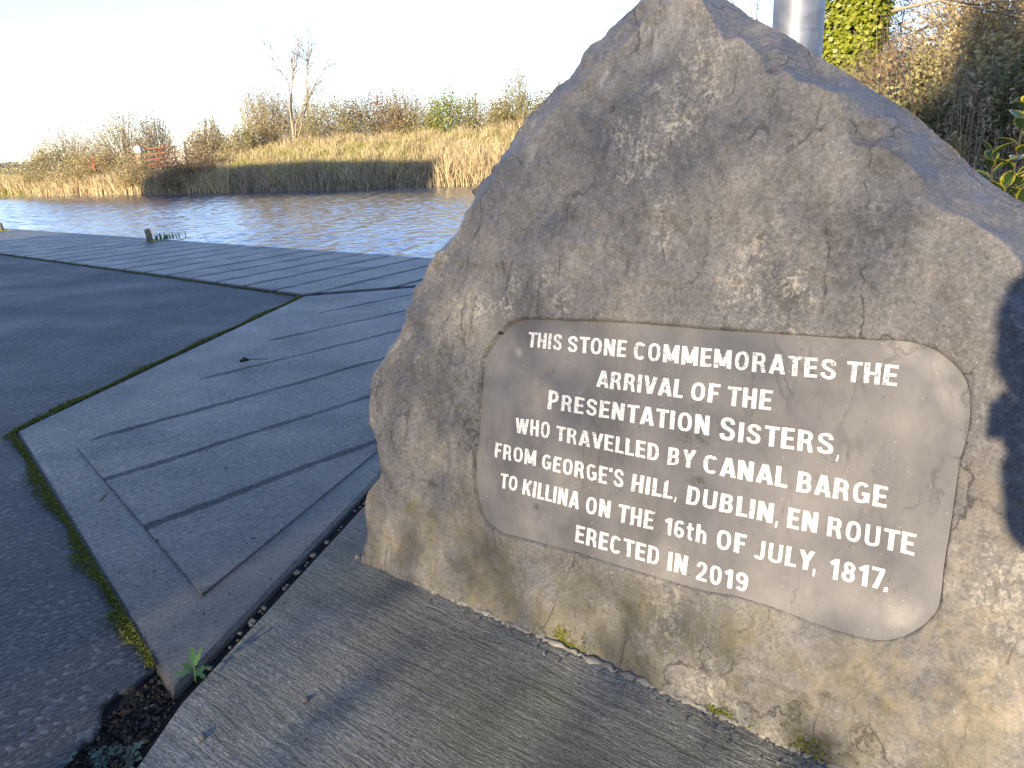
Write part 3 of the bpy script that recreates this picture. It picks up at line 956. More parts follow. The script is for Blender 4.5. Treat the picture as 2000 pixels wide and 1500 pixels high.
far_bush(372, 374, 290, 120, 2.2, 'bramble', 'dark brown bramble mound at the water below the gate', 'bush', MAT['brown_leaf'], n=3200, size=.16, n_tw=120, group=FG, depth=2.5)
far_bush(266, 356, 301, 80, 1.4, 'bush', 'straw coloured scrub hiding the foot of the squat gate post', 'bush', MAT['gold_leaf'], n=1500, size=.14, n_tw=90, group=FG)
far_bush(425, 350, 300, 70, 5, 'bramble', 'small brown bramble right of the gate post', 'bush', MAT['brown_leaf'], n=1200, size=.16, n_tw=80, group=FG)
far_bush(400, 330, 240, 60, 42, 'hedge_tree', 'hazy pale tree far beyond the gate', 'tree', MAT['gold_leaf'], n=700, size=.3, n_tw=220, tw_w=.06, group='distant trees beyond the gate')
far_bush(432, 330, 236, 50, 48, 'hedge_tree', 'hazy rounded tree in the gap left of the bare tree', 'tree', MAT['olive_leaf'], n=900, size=.3, n_tw=220, tw_w=.06, group='distant trees beyond the gate')
far_bush(528, 300, 165, 130, 13, 'bush', 'tall straw coloured bush left of the bare tree trunks', 'bush', MAT['gold_leaf'], n=3000, size=.17, n_tw=420, twig=MAT['pale_twig'], group=FG)
far_bush(600, 290, 180, 120, 15, 'bush', 'pale twiggy bush behind the forked bare tree', 'bush', MAT['gold_leaf'], n=1700, size=.16, n_tw=300, twig=MAT['pale_twig'], group=FG)
far_bush(480, 305, 250, 70, 9, 'bush', 'low dark scrub under the straw coloured bush', 'bush', MAT['olive_leaf'], n=1500, size=.16, n_tw=90, group=FG)
far_bush(665, 285, 186, 150, 12, 'bush', 'dark green bush just right of the bare tree', 'bush', MAT['olive_leaf'], n=3300, size=.17, n_tw=170, group=FG)
far_bush(735, 280, 180, 150, 13, 'bush', 'brown and olive bush in the middle of the hedge', 'bush', MAT['brown_leaf'], n=3000, size=.17, n_tw=220, group=FG)
far_bush(800, 275, 170, 130, 13, 'bush', 'pale twiggy bush with a domed top in the hedge', 'bush', MAT['gold_leaf'], n=2600, size=.17, n_tw=320, group=FG)
far_bush(872, 272, 176, 110, 12, 'bush', 'bright green ivy covered bush left of the wire pole', 'bush', MAT['green_leaf'], n=3200, size=.18, n_tw=120, group=FG)
far_bush(945, 268, 190, 140, 12, 'bush', 'low olive bush at the foot of the wire pole', 'bush', MAT['olive_leaf'], n=2600, size=.17, n_tw=160, group=FG)
far_bush(1012, 262, 156, 110, 12, 'bush', 'pointed olive bush rising beside the boulder edge', 'bush', MAT['olive_leaf'], n=3800, size=.17, n_tw=220, group=FG)
far_bush(1090, 260, 165, 100, 12, 'bush', 'olive bush half hidden behind the boulder edge', 'bush', MAT['olive_leaf'], n=2600, size=.17, n_tw=160, group=FG)
far_bush(60, 362, 322, 150, 30, 'hedge', 'far hedge at the left edge of the view', 'hedge', MAT['olive_leaf'], n=2200, size=.25, n_tw=60, cl=40)
far_bush(10, 350, 320, 60, 90, 'hedge_tree', 'tiny hazy tree beside the far shed', 'tree', MAT['olive_leaf'], n=600, size=.4, n_tw=60, tw_w=.08, group='distant trees at the left edge')
far_bush(84, 350, 297, 34, 80, 'hedge_tree', 'faint rounded tree right of the far shed', 'tree', MAT['gold_leaf'], n=600, size=.35, n_tw=150, tw_w=.07, group='distant trees at the left edge')

# the forked bare tree
d = bank_d(575) + 11
base = at(575, 285, d); base[2] = bank_z(575, 11) - .1
t = empty('bare_tree', base, 'tall forked leafless tree on the far bank', 'tree')
br = []
def stem(pxs, r0, r1):
    pts = np.array([at(u, v, d) for u, v in pxs])
    pts[0] = base
    pts[1:, 1] += rng.normal(0, .15, len(pts) - 1)
    rad = np.linspace(r0, r1, len(pts))
    br.append((pts, rad, 4))
    return pts, rad
for pxs in ([(575, 285), (570, 245), (566, 205), (566, 165), (548, 140), (528, 110), (512, 80)],
            [(575, 285), (578, 243), (592, 210), (606, 180), (620, 155), (636, 130), (650, 100)],
            [(575, 285), (568, 205), (570, 165), (576, 130), (584, 95)],
            [(575, 285), (598, 200), (598, 160), (602, 120), (610, 85)]):
    pts, rad = stem(pxs, .085, .022)
    for k in range(26):
        i = rng.integers(2, len(pts) - 1)
        q = pts[i] + (pts[i + 1] - pts[i]) * rng.uniform(0, 1) if i < len(pts) - 1 else pts[i]
        dd = nz(nz(pts[min(i + 1, len(pts) - 1)] - pts[i]) + rng.normal(0, .5, 3) + np.array([0, 0, .2]))
        grow(q, dd, rng.uniform(.8, 1.7), .026, 1, br, .95, .25, 3, .75)
branch_mesh('trunk', [b for b in br if b[2] >= 4], MAT['pale_twig'], t)
branch_mesh('branches', [b for b in br if b[2] < 4], MAT['pale_twig'], t, .015)
# thin saplings over the hedge
for u, vb, vt, lab in ((902, 220, 145, 'thin sapling with a few golden leaves above the hedge'), (1016, 190, 135, 'thin leafless sapling at the tip of the pointed bush')):
    d2 = bank_d(u) + 12
    b0 = at(u, vb, d2); L = at(u, vt, d2)[2] - b0[2]
    b0[2] -= 1.0
    s = empty('sapling', b0, lab, 'sapling', 'saplings above the hedge')
    br = []
    grow(b0, (.06, 0, 1), 1 + L * .55, .035, 2, br, .5, .3, 4, .6)
    branch_mesh('branches', br, MAT['pale_twig'], s, .012)

# telegraph pole
d2 = bank_d(930) + 25
b0 = at(931, 250, d2); tp = at(931, 181, d2)
b0[2] = .4
s = empty('telegraph_pole', b0, 'thin wire pole with a crossarm above the far hedge', 'pole')
pr = Parts(); pr.tube([b0, [b0[0], b0[1], tp[2]]], [.11, .08], 8); pr.build('pole', MAT['timber'], s, True)
pr = Parts(); pr.box((b0[0], b0[1] - .12, tp[2] - .12), 1.2, .09, .09); pr.build('crossarm', MAT['timber'], s)
for k in (-.5, -.2, .2, .5):
    pr = Parts(); pr.tube([(b0[0] + k, b0[1] - .12, tp[2] - .075), (b0[0] + k, b0[1] - .12, tp[2] + .05)], .035, 6)
    pr.build('insulator', MAT['slate'], s)

# rusty gate with its posts
dg = bank_d(275) + 4.2
def gp(u, v): return at(u, v, dg)
gl, gr = gp(286, 322), gp(353, 318)
s = empty('field_gate', (gl + gr) / 2, 'rusty red field gate of five bars on the far bank', 'gate')
def bar(name, a, b, r):
    pr = Parts(); pr.tube([a, b], r, 8); return pr.build(name, MAT['rust'], s, True)
for va, vb in ((291, 285), (302, 296), (312, 307), (321, 317), (327, 324)): bar('bar', gp(284, va), gp(355, vb), .055)
bar('end_stile', gp(285, 288), gp(286, 330), .045)
bar('end_stile', gp(354, 284), gp(355, 325), .045)
for u in (311, 336): bar('brace', gp(u, 289), gp(u + 1, 327), .03)
for u, w_, vt, lab in ((275, 11, 287, 'short squat concrete gate post left of the rusty gate'), (360, 12, 276, 'taller pale concrete gate post right of the rusty gate')):
    a = gp(u, 325); top = gp(u, vt)
    wd = w_ / F * dg
    pr = Parts()
    zb = a[2] - .1 if u < 300 else a[2] - .5
    pr.box((a[0], a[1], (top[2] + zb) / 2), wd, wd, top[2] - zb)
    pr.add([(a[0] + sx * wd * .5, a[1] + sy * wd * .5, top[2]) for sx, sy in ((-1, -1), (1, -1), (1, 1), (-1, 1))] + [(a[0], a[1], top[2] + wd * .25)],
           [(0, 1, 4), (1, 2, 4), (2, 3, 4), (3, 0, 4)])
    if u < 300:                                    # squat pale head on a dark weathered post
        gpt = empty('gate_post', (a[0], a[1], zb), lab, 'gate post', 'gate posts')
        pr = Parts(); pr.box((a[0], a[1], (top[2] - .45 + zb) / 2), wd * .8, wd * .8, top[2] - .45 - zb); pr.build('post', MAT['timber'], gpt)
        pr = Parts(); pr.box((a[0], a[1], top[2] - .225), wd, wd, .45)
        pr.add([(a[0] + sx * wd * .5, a[1] + sy * wd * .5, top[2] + .002) for sx, sy in ((-1, -1), (1, -1), (1, 1), (-1, 1))] + [(a[0], a[1], top[2] + wd * .25)],
               [(0, 1, 4), (1, 2, 4), (2, 3, 4), (3, 0, 4)])
        pr.build('post_head', MAT['concrete_post'], gpt)
        continue
    tag(pr.build('gate_post', MAT['concrete_post']), lab, 'gate post', 'gate posts')
# red marker post
dm = bank_d(184) + 4.5
a, b = at(186, 346, dm), at(182, 305, dm)
a[2] -= .4
pr = Parts(); pr.tube([a, a * .5 + b * .5, b], [.2, .17, .1], 10)
pr.tube([b, b + (b - a) * .02], [.1, .06], 10)
tag(pr.build('marker_post', MAT['red_paint'], None, True), 'leaning red tapered marker post in the scrub', 'post')
# far shed at the left edge
dh = 190
a = at(44, 350, dh); zt = at(44, 318, dh)[2]
s = empty('shed', (a[0], a[1], 0), 'tiny white walled shed with grey roof far beyond the water', 'shed')
pr = Parts(); pr.box((a[0] - 1, a[1], (zt - .8) / 2), 8, 5, zt - .8); pr.build('wall', MAT['white_wall'], s)
pr = Parts()
x0, x1 = a[0] - 5.4, a[0] + 3.4
pr.add([(x0, a[1] - 3, zt - .85), (x1, a[1] - 3, zt - .85), (x1, a[1], zt + .2), (x0, a[1], zt + .2), (x0, a[1] + 3, zt - .85), (x1, a[1] + 3, zt - .85)],
       [(0, 1, 2, 3), (3, 2, 5, 4), (0, 3, 4), (1, 5, 2), (0, 4, 5, 1)])
pr.build('roof', MAT['slate'], s)
dp = bank_d(42) + 8
a, b = at(42, 352, dp), at(42, 319, dp)
a[2] -= .5
s = empty('marker_post', a, 'thin pale post with a white top at the far left', 'post')
pr = Parts(); pr.tube([a, b], .12, 8); pr.build('post', MAT['timber'], s, True)
pr = Parts(); pr.box(b + np.array([0, 0, .1]), .36, .12, .26); pr.build('top_plate', MAT['white_wall'], s)

# ------------------------------------------------------------------ the memorial boulder
AZ, TILT = R(40.5), R(13)
n_ = np.array([-math.sin(AZ) * math.cos(TILT), -math.cos(AZ) * math.cos(TILT), math.sin(TILT)])
S_ = np.array([math.cos(AZ), -math.sin(AZ), 0.0])
T_ = np.cross(n_, S_); T_ *= np.sign(T_[2])
ORG = G(1000, 1222)


def pst(u, v, depth=0.0):
    w = ray(u, v)
    k = ((ORG - n_ * depth - EYE) @ n_) / (w @ n_)
    X = EYE + w * k - ORG
    return np.array([X @ S_, X @ T_])


def world_st(s, t, depth):
    return ORG + np.multiply.outer(s, S_) + np.multiply.outer(t, T_) - np.multiply.outer(depth, n_)


left_px = [(712, 1160), (720, 1092), (732, 1032), (731, 980), (736, 948), (752, 924), (751, 900), (747, 872), (736, 852), (722, 827), (729, 796), (731, 765), (736, 726), (754, 693),
           (781, 657), (797, 627), (805, 594), (829, 546), (838, 522), (856, 495), (868, 483), (892, 462), (905, 441), (922, 402), (929, 372), (955, 345), (961, 324), (977, 300),
           (1003, 270), (1027, 243), (1050, 210), (1100, 155), (1122, 130), (1158, 85), (1183, 50), (1235, 9), (1262, -6), (1300, -16)]
right_px = [(2260, 1750), (2300, 1500), (2310, 1000), (2290, 750), (2230, 610), (2130, 500), (2060, 440), (2000, 396), (1955, 369), (1901, 324), (1860, 288), (1802, 238), (1721, 185),
            (1649, 140), (1595, 108), (1514, 58), (1451, 22), (1424, 0), (1400, -12), (1360, -19)]
DEL, DER = .06, .15
Lp = np.array([pst(u, v, DEL) for u, v in left_px])
Rp = np.array([pst(u, v, DER) for u, v in right_px])
# make t monotone
for A in (Lp, Rp):
    for i in range(1, len(A)): A[i, 1] = max(A[i, 1], A[i - 1, 1] + .002)
TT = max(Lp[-1, 1], Rp[-1, 1])
Lp[-1, 1] = Rp[-1, 1] = TT
T0 = -.42
ntR, ncC = 400, 460
tt = np.concatenate([np.linspace(T0, TT, ntR)])
def lerp_line(A, t):
    return np.interp(t, A[:, 1], A[:, 0])
Ls = lerp_line(Lp, tt) + .006 * np.sin(tt * 61) * np.sin(tt * 23 + 1) + rng.normal(0, .0015, ntR)
Rs = lerp_line(Rp, tt) + .006 * np.sin(tt * 47) * np.sin(tt * 19 + 2) + rng.normal(0, .0015, ntR)
a_ = np.linspace(0, 1, ncC)
Sg = Ls[:, None] + (Rs - Ls)[:, None] * a_[None, :]
Tg = np.repeat(tt[:, None], ncC, 1)


def dist_poly(Sx, Tx, line):
    D = np.full(Sx.shape, 1e9)
    for i in range(len(line) - 1):
        p, q = line[i], line[i + 1]
        d = q - p; L2 = d @ d
        k = np.clip(((Sx - p[0]) * d[0] + (Tx - p[1]) * d[1]) / L2, 0, 1)
        D = np.minimum(D, np.hypot(Sx - p[0] - k * d[0], Tx - p[1] - k * d[1]))
    return D


def vnoise(Sx, Tx, sc, seed):
    """smooth value noise on the face"""
    r2 = np.random.default_rng(seed)
    Gd = r2.normal(size=(160, 160))
    x = (Sx + 2) * sc; y = (Tx + 1) * sc
    xi = np.floor(x).astype(int); yi = np.floor(y).astype(int)
    fx = x - xi; fy = y - yi
    fx = fx * fx * (3 - 2 * fx); fy = fy * fy * (3 - 2 * fy)
    g = lambda i, j: Gd[i % 160, j % 160]
    return (g(xi, yi) * (1 - fx) + g(xi + 1, yi) * fx) * (1 - fy) + (g(xi, yi + 1) * (1 - fx) + g(xi + 1, yi + 1) * fx) * fy


panel_px = [(1002, 627), (1025, 621), (1095, 623), (1195, 626), (1270, 631), (1400, 642), (1525, 651), (1687, 662), (1750, 664), (1787, 669), (1825, 682), (1855, 703), (1880, 730),
            (1893, 760), (1896, 790), (1894, 827), (1885, 870), (1875, 905), (1866, 970), (1857, 1033), (1848, 1085), (1843, 1122), (1836, 1180), (1816, 1212), (1776, 1240), (1732, 1252),
            (1680, 1246), (1600, 1222), (1520, 1192), (1440, 1168), (1352, 1151), (1200, 1106), (1150, 1090), (1100, 1075), (1045, 1061), (1005, 1050), (980, 1044), (955, 1028), (940, 1009),
            (929, 980), (923, 940), (923, 900), (927, 855), (931, 800), (934, 750), (940, 700), (948, 683), (965, 660), (985, 638)]
PP = np.array([pst(u, v) for u, v in panel_px])


def catmull(Pc, k=6):
    n = len(Pc); out = []
    for i in range(n):
        p0, p1, p2, p3 = Pc[i - 1], Pc[i], Pc[(i + 1) % n], Pc[(i + 2) % n]
        for j in range(k):
            t = j / k
            out.append(.5 * ((2 * p1) + (-p0 + p2) * t + (2 * p0 - 5 * p1 + 4 * p2 - p3) * t * t + (-p0 + 3 * p1 - 3 * p2 + p3) * t ** 3))
    return np.array(out)


PC = catmull(PP, 5)


def inside(Sx, Tx, poly):
    c = np.zeros(Sx.shape, bool)
    n = len(poly)
    for i in range(n):
        x0, y0 = poly[i - 1]; x1, y1 = poly[i]
        cond = ((y0 > Tx) != (y1 > Tx))
        xs = x0 + (Tx - y0) / (y1 - y0 + 1e-15) * (x1 - x0)
        c ^= cond & (Sx < xs)
    return c


PCc = np.vstack([PC, PC[:1]])
dP = dist_poly(Sg, Tg, PCc)
ins = inside(Sg, Tg, PC)
# snap grid vertices close to the panel outline onto it
cell = .0042
near = dP < cell * .62
best = np.full(Sg.shape, 1e9); bs = Sg.copy(); bt = Tg.copy()
idx = np.where(near)
sx, tx = Sg[idx], Tg[idx]
bd = np.full(len(sx), 1e9); bsx = sx.copy(); btx = tx.copy()
for i in range(len(PCc) - 1):
    p, q = PCc[i], PCc[i + 1]; d = q - p
    k = np.clip(((sx - p[0]) * d[0] + (tx - p[1]) * d[1]) / (d @ d), 0, 1)
    cx, cy = p[0] + k * d[0], p[1] + k * d[1]
    dd = np.hypot(sx - cx, tx - cy)
    m = dd < bd
    bd[m] = dd[m]; bsx[m] = cx[m]; btx[m] = cy[m]
Sg[idx] = bsx; Tg[idx] = btx
hole = ins & ~near

dL = dist_poly(Sg, Tg, np.column_stack([Ls, tt])[::6])
dR = dist_poly(Sg, Tg, np.column_stack([Rs, tt])[::6])
dT = TT - Tg
wv = vnoise(Sg, Tg, 9, 1) * .25 + vnoise(Sg, Tg, 22, 2) * .12
wL = .042 * (1 + wv) + .06 * np.clip((Tg - .9) / .6, 0, 1)
wR = .085 * (1 + wv * 1.4)
fL = np.clip(1 - dL / wL, 0, 1)
fR = np.clip(1 - dR / wR, 0, 1)
fT = np.clip(1 - dT / (.09 * (1 + wv)), 0, 1)
De = (DEL * (1 - a_) + DER * a_)[None, :] * np.ones_like(Sg)
Dp = np.maximum(np.maximum(DEL * fL ** 1.35, DER * fR ** 1.15), .5 * (DEL + DER) * fT ** 1.3)
# the edge row exactly at edge depth
pm = np.clip((dP - .004) / .07, 0, 1) * (~ins)
pm = np.where(ins, 0, pm)
rough_f = .009 * vnoise(Sg, Tg, 2.6, 3) + .0045 * vnoise(Sg, Tg, 8, 4) + .003 * vnoise(Sg, Tg, 20, 5) + .0018 * vnoise(Sg, Tg, 48, 6)
ridge = np.abs(vnoise(Sg, Tg, 6.5, 8)); rough_f += .006 * np.clip(.35 - ridge, 0, 1)
edge_boost = np.clip(np.maximum.reduce([fL, fR, fT]) * 2, 0, 1)
rough_f += edge_boost * (.01 * vnoise(Sg, Tg, 13, 9) + .004 * vnoise(Sg, Tg, 35, 10))
Dp = Dp + rough_f * pm
# lower right belly swells towards the viewer
Dp = Dp - .03 * np.exp(-(((Sg - .85) / .35) ** 2 + ((Tg - .2) / .25) ** 2)) * pm


def rec_depth(s, t):
    return .0105 - .0068 * (s - .3) + .009 * (t - .62)


lip = (~ins) & (~near) & (dP < .008)
Dp = np.where(lip, Dp + .0012 * (1 - dP / .008), Dp)
Dp = np.where(near, .0018, Dp)
Dp = np.where(hole, .03, Dp)
bed = world_st(np.zeros(1), np.zeros(1), np.zeros(1))[0]
Vf = world_st(Sg, Tg, Dp).reshape(-1, 3)
Fq = []
ii, jj = np.meshgrid(np.arange(ntR - 1), np.arange(ncC - 1), indexing='ij')
b0 = ii * ncC + jj
Fq.append(np.stack([b0, b0 + 1, b0 + ncC + 1, b0 + ncC], -1).reshape(-1, 4))
# back shell
nbk = 28
ab = np.linspace(0, 1, nbk)
Sb = Ls[:, None] + (Rs - Ls)[:, None] * ab
Tb = np.repeat(tt[:, None], nbk, 1)
edgeL, edgeR = Dp[:, 0], Dp[:, -1]
tf = np.clip((TT - tt) / .35, 0, 1) ** .5
Db = edgeL[:, None] * (1 - ab) + edgeR[:, None] * ab + (.34 * (4 * ab * (1 - ab)) ** .45)[None, :] * tf[:, None] + .02 * vnoise(Sb, Tb, 4, 21) * (4 * ab * (1 - ab))[None, :] * tf[:, None]
Db[-1] = np.interp(ab, a_, Dp[-1])
off_b = len(Vf)
Vb = world_st(Sb, Tb, Db).reshape(-1, 3)
bi = np.arange(ntR * nbk).reshape(ntR, nbk) + off_b
bi[:, 0] = np.arange(ntR) * ncC
bi[:, -1] = np.arange(ntR) * ncC + ncC - 1
bf = np.stack([bi[:-1, :-1], bi[1:, :-1], bi[1:, 1:], bi[:-1, 1:]], -1).reshape(-1, 4)
Fq.append(bf)
Vall = np.vstack([Vf, Vb])
Fall = np.vstack(Fq)
stone = empty('memorial_boulder', (ORG[0], ORG[1], 0), 'large grey limestone boulder with white inscription standing on concrete', 'boulder')
# drop what is deep below the pad
body = mesh_obj('boulder_body', Vall, Fall, MAT['stone'], stone, True)
me = body.data
bm = bmesh.new(); bm.from_mesh(me)
top_f = list(range((ntR - 1) * ncC, ntR * ncC)) + []
bmesh.ops.delete(bm, geom=[v for v in bm.verts if v.co.z < -.12], context='VERTS')
bmesh.ops.delete(bm, geom=[v for v in bm.verts if not v.link_faces], context='VERTS')
bmesh.ops.recalc_face_normals(bm, faces=bm.faces[:])
bm.to_mesh(me); bm.free()

# recessed inscription panel
gx = np.arange(PC[:, 0].min(), PC[:, 0].max(), .02); gy = np.arange(PC[:, 1].min(), PC[:, 1].max(), .02)
GX, GY = np.meshgrid(gx, gy)
k = inside(GX, GY, PC) & (dist_poly(GX, GY, PCc) > .008)
pin = np.column_stack([GX[k], GY[k]])
cen = PC.mean(0)
PCo = PC - (PC - cen) / np.linalg.norm(PC - cen, axis=1)[:, None] * (.0075 - .0058 * np.clip((PC[:, :1] + .25) / 1.1, 0, 1))
pts2 = [Vector(p) for p in np.vstack([PCo, pin])]
no = len(PCo)
res = delaunay_2d_cdt(pts2, [], [list(range(no))], 1, 1e-6)
pv = np.array([[p.x, p.y] for p in res[0]])
panel = mesh_obj('inscription_panel', world_st(pv[:, 0], pv[:, 1], rec_depth(pv[:, 0], pv[:, 1])), [tuple(f) for f in res[2]], MAT['panel'], stone, True)
panel['label'] = 'smooth recessed panel with rounded corners'

# lettering -----------------------------------------------------------------
O1 = (920, 600); O2 = (1400, 640); O3 = (940, 790); O4 = (1400, 800); O5 = (940, 960); O6 = (1400, 960)
def q(*a): return [(o[0] + x / 4, o[1] + y / 4) for o, x, y in a]      # TL BL TR BR
LINES = [
 [('THIS', q((O1,445,190),(O1,433,308),(O1,705,212),(O1,698,338))), ('STONE', q((O1,755,222),(O1,748,348),(O1,1215,260),(O1,1203,392))),
  ('COMMEMORATES', q((O1,1275,268),(O1,1265,405),(O2,935,250),(O2,925,410))), ('THE', q((O2,1020,258),(O2,1010,420),(O2,1425,293),(O2,1405,458)))],
 [('ARRIVAL', q((O1,985,490),(O1,975,620),(O1,1665,570),(O1,1650,712))), ('OF', q((O1,1725,585),(O1,1715,730),(O1,1948,602),(O1,1935,748))),
  ('THE', q((O2,88,455),(O2,80,605),(O2,440,492),(O2,422,645)))],
 [('P', q((O1,605,645),(O1,592,795),(O1,684,660),(O1,672,806))), ('RESENTATION', q((O1,707,683),(O1,695,808),(O1,1868,850),(O1,1858,1002))),
  ('S', q((O2,35,692),(O2,18,880),(O2,148,705),(O2,140,885))), ('ISTERS', q((O2,180,735),(O2,165,890),(O2,918,830),(O2,908,998))), (',', q((O4,935,355),(O4,930,400),(O4,955,355),(O4,950,400)))],
 [('WHO', q((O3,265,100),(O3,258,218),(O3,535,140),(O3,528,268))), ('TRAVELLED', q((O3,585,162),(O3,578,280),(O3,1392,310),(O3,1385,445))),
  ('BY', q((O3,1465,332),(O3,1452,470),(O3,1683,360),(O3,1665,500))), ('CANAL', q((O3,1745,388),(O3,1735,530),(O4,565,455),(O4,550,612))),
  ('BARGE', q((O4,640,480),(O4,625,638),(O4,1345,600),(O4,1328,768)))],
 [('FROM', q((O3,108,295),(O3,98,410),(O3,430,362),(O3,422,485))), ("GEORGE'S", q((O3,478,385),(O3,468,500),(O3,1115,515),(O3,1108,655))),
  ('HILL', q((O3,1185,540),(O3,1170,675),(O3,1510,605),(O3,1495,745))), (',', q((O3,1512,725),(O3,1508,768),(O3,1530,725),(O3,1526,768))),
  ('DUBLIN', q((O3,1618,632),(O3,1600,775),(O4,452,735),(O4,435,885))), (',', q((O4,457,868),(O4,452,915),(O4,480,870),(O4,475,917))),
  ('EN', q((O4,565,762),(O4,550,920),(O4,800,808),(O4,782,962))), ('ROUTE', q((O6,878,190),(O6,862,345),(O6,1562,328),(O6,1545,500)))],
 [('TO', q((O3,150,535),(O3,140,650),(O3,284,565),(O3,274,680))), ('KILLINA', q((O3,330,580),(O3,318,700),(O3,775,688),(O3,762,822))),
  ('ON', q((O3,825,712),(O3,815,850),(O3,1018,755),(O3,1005,888))), ('THE', q((O3,1078,775),(O3,1065,915),(O3,1360,838),(O3,1345,978))),
  ('16th', q((O5,1438,200),(O5,1428,330),(O5,1770,268),(O5,1758,410))), ('OF', q((O6,12,292),(O6,0,445),(O6,243,338),(O6,225,486))),
  ('JULY', q((O6,305,375),(O6,290,520),(O6,778,468),(O6,755,620))), (',', q((O6,752,600),(O6,748,652),(O6,776,602),(O6,772,654))),
  ('1817', q((O6,890,515),(O6,872,672),(O6,1325,605),(O6,1310,765))), ('.', q((O6,1310,742),(O6,1306,776),(O6,1342,746),(O6,1338,780)))],
 [('ERECTED', q((O5,748,258),(O5,735,390),(O5,1397,440),(O5,1388,580))), ('IN', q((O5,1470,465),(O5,1455,610),(O5,1622,505),(O5,1608,652))),
  ('2019', q((O5,1690,540),(O5,1678,685),(O6,255,640),(O6,240,788)))]]


def arc(cx, cy, rx, ry, a0, a1, n=12, p=.8):
    a = np.radians(np.linspace(a0, a1, n))
    c, t = np.cos(a), np.sin(a)
    return [(cx + rx * np.sign(u) * abs(u) ** p, cy + ry * np.sign(v) * abs(v) ** p) for u, v in zip(c, t)]


def soft(P, k=5):
    P = np.array(P, float); out = []
    for i in range(len(P) - 1):
        p0, p1, p2, p3 = P[max(i - 1, 0)], P[i], P[i + 1], P[min(i + 2, len(P) - 1)]
        for t in np.linspace(0, 1, k, endpoint=False):
            out.append(.5 * (2 * p1 + (p2 - p0) * t + (2 * p0 - 5 * p1 + 4 * p2 - p3) * t * t + (3 * p1 - p0 - 3 * p2 + p3) * t ** 3))
    return out + [P[-1]]


ST = .092
GL = {}
l_, r_ = .1, .46
bt, tp_ = .085, .915
GL['I'] = (.2, [[(.1, 0), (.1, 1)]])
GL['H'] = (.56, [[(l_, 0), (l_, 1)], [(r_, 0), (r_, 1)], [(l_, .5), (r_, .5)]])
GL['E'] = (.47, [[(l_, 0), (l_, 1)], [(l_, tp_), (.47, tp_)], [(l_, .51), (.43, .51)], [(l_, bt), (.47, bt)]])
GL['F'] = (.45, [[(l_, 0), (l_, 1)], [(l_, tp_), (.45, tp_)], [(l_, .5), (.41, .5)]])
GL['L'] = (.44, [[(l_, 0), (l_, 1)], [(l_, bt), (.44, bt)]])
GL['T'] = (.54, [[(0, tp_), (.54, tp_)], [(.27, 0), (.27, .92)]])
GL['A'] = (.62, [[(.09, 0), (.29, 1)], [(.53, 0), (.33, 1)], [(.16, .27), (.46, .27)]])
GL['V'] = (.6, [[(.09, 1), (.28, 0)], [(.51, 1), (.32, 0)]])
GL['W'] = (.86, [[(.09, 1), (.24, 0)], [(.26, 0), (.42, .95)], [(.44, .95), (.6, 0)], [(.62, 0), (.77, 1)]])
GL['M'] = (.72, [[(l_, 0), (l_, 1)], [(.62, 0), (.62, 1)], [(.12, .97), (.35, .12)], [(.6, .97), (.37, .12)]])
GL['N'] = (.58, [[(l_, 0), (l_, 1)], [(.48, 0), (.48, 1)], [(.12, .96), (.46, .04)]])
GL['K'] = (.58, [[(l_, 0), (l_, 1)], [(.48, 1), (.14, .42)], [(.25, .58), (.49, 0)]])
GL['Y'] = (.58, [[(.09, 1), (.28, .45)], [(.49, 1), (.3, .45)], [(.29, .5), (.29, 0)]])
GL['O'] = (.6, [arc(.3, .5, .2, .415, 0, 360, 29) + ['c']])
GL['0'] = (.54, [arc(.27, .5, .17, .415, 0, 360, 27) + ['c']])
GL['C'] = (.57, [arc(.3, .5, .2, .415, 42, 318, 24)])
GL['G'] = (.6, [arc(.3, .5, .2, .415, 42, 325, 24), [(.32, .46), (.58, .46)], [(.49, .46), (.49, .08)]])
GL['D'] = (.57, [[(l_, 0), (l_, 1)], [(l_, tp_), (.22, tp_)] + arc(.24, .5, .225, .415, 86, -86, 14) + [(.22, bt), (l_, bt)]])
GL['P'] = (.53, [[(l_, 0), (l_, 1)], [(l_, tp_), (.26, tp_)] + arc(.27, .685, .16, .23, 84, -84, 10) + [(.26, .455), (l_, .455)]])
GL['R'] = (.56, [[(l_, 0), (l_, 1)], [(l_, tp_), (.26, tp_)] + arc(.27, .7, .16, .215, 84, -84, 10) + [(.26, .485), (l_, .485)], [(.28, .48), (.4, .4), (.44, .2), (.47, 0)]])
GL['B'] = (.55, [[(l_, 0), (l_, 1)], [(l_, tp_), (.26, tp_)] + arc(.27, .72, .145, .195, 84, -84, 10) + [(.26, .525), (l_, .525)],
                 [(.2, .525), (.28, .525)] + arc(.28, .305, .165, .22, 84, -84, 10) + [(.26, bt), (l_, bt)]])
GL['S'] = (.55, [soft([(.455, .7), (.41, .86), (.28, .915), (.14, .86), (.1, .72), (.16, .59), (.28, .51), (.41, .42), (.455, .27), (.41, .135), (.275, .085), (.14, .14), (.09, .3)])])
GL['U'] = (.58, [[(l_, 1), (l_, .3)] + arc(.29, .3, .19, .215, 188, 352, 12) + [(.48, .3), (.48, 1)]])
GL['J'] = (.44, [[(.34, 1), (.34, .28)] + arc(.2, .28, .14, .195, -8, -160, 10)])
GL['1'] = (.36, [[(.25, 0), (.25, 1)], [(.03, .74), (.22, .9)]])
GL['2'] = (.5, [soft([(.09, .7), (.13, .85), (.25, .915), (.38, .85), (.41, .7), (.35, .52), (.22, .3), (.1, .1)]), [(.03, bt), (.49, bt)]])
GL['6'] = (.54, [arc(.27, .3, .17, .22, 0, 360, 21, 1) + ['c'], soft([(.42, .8), (.37, .89), (.27, .915), (.16, .84), (.11, .66), (.1, .32)])])
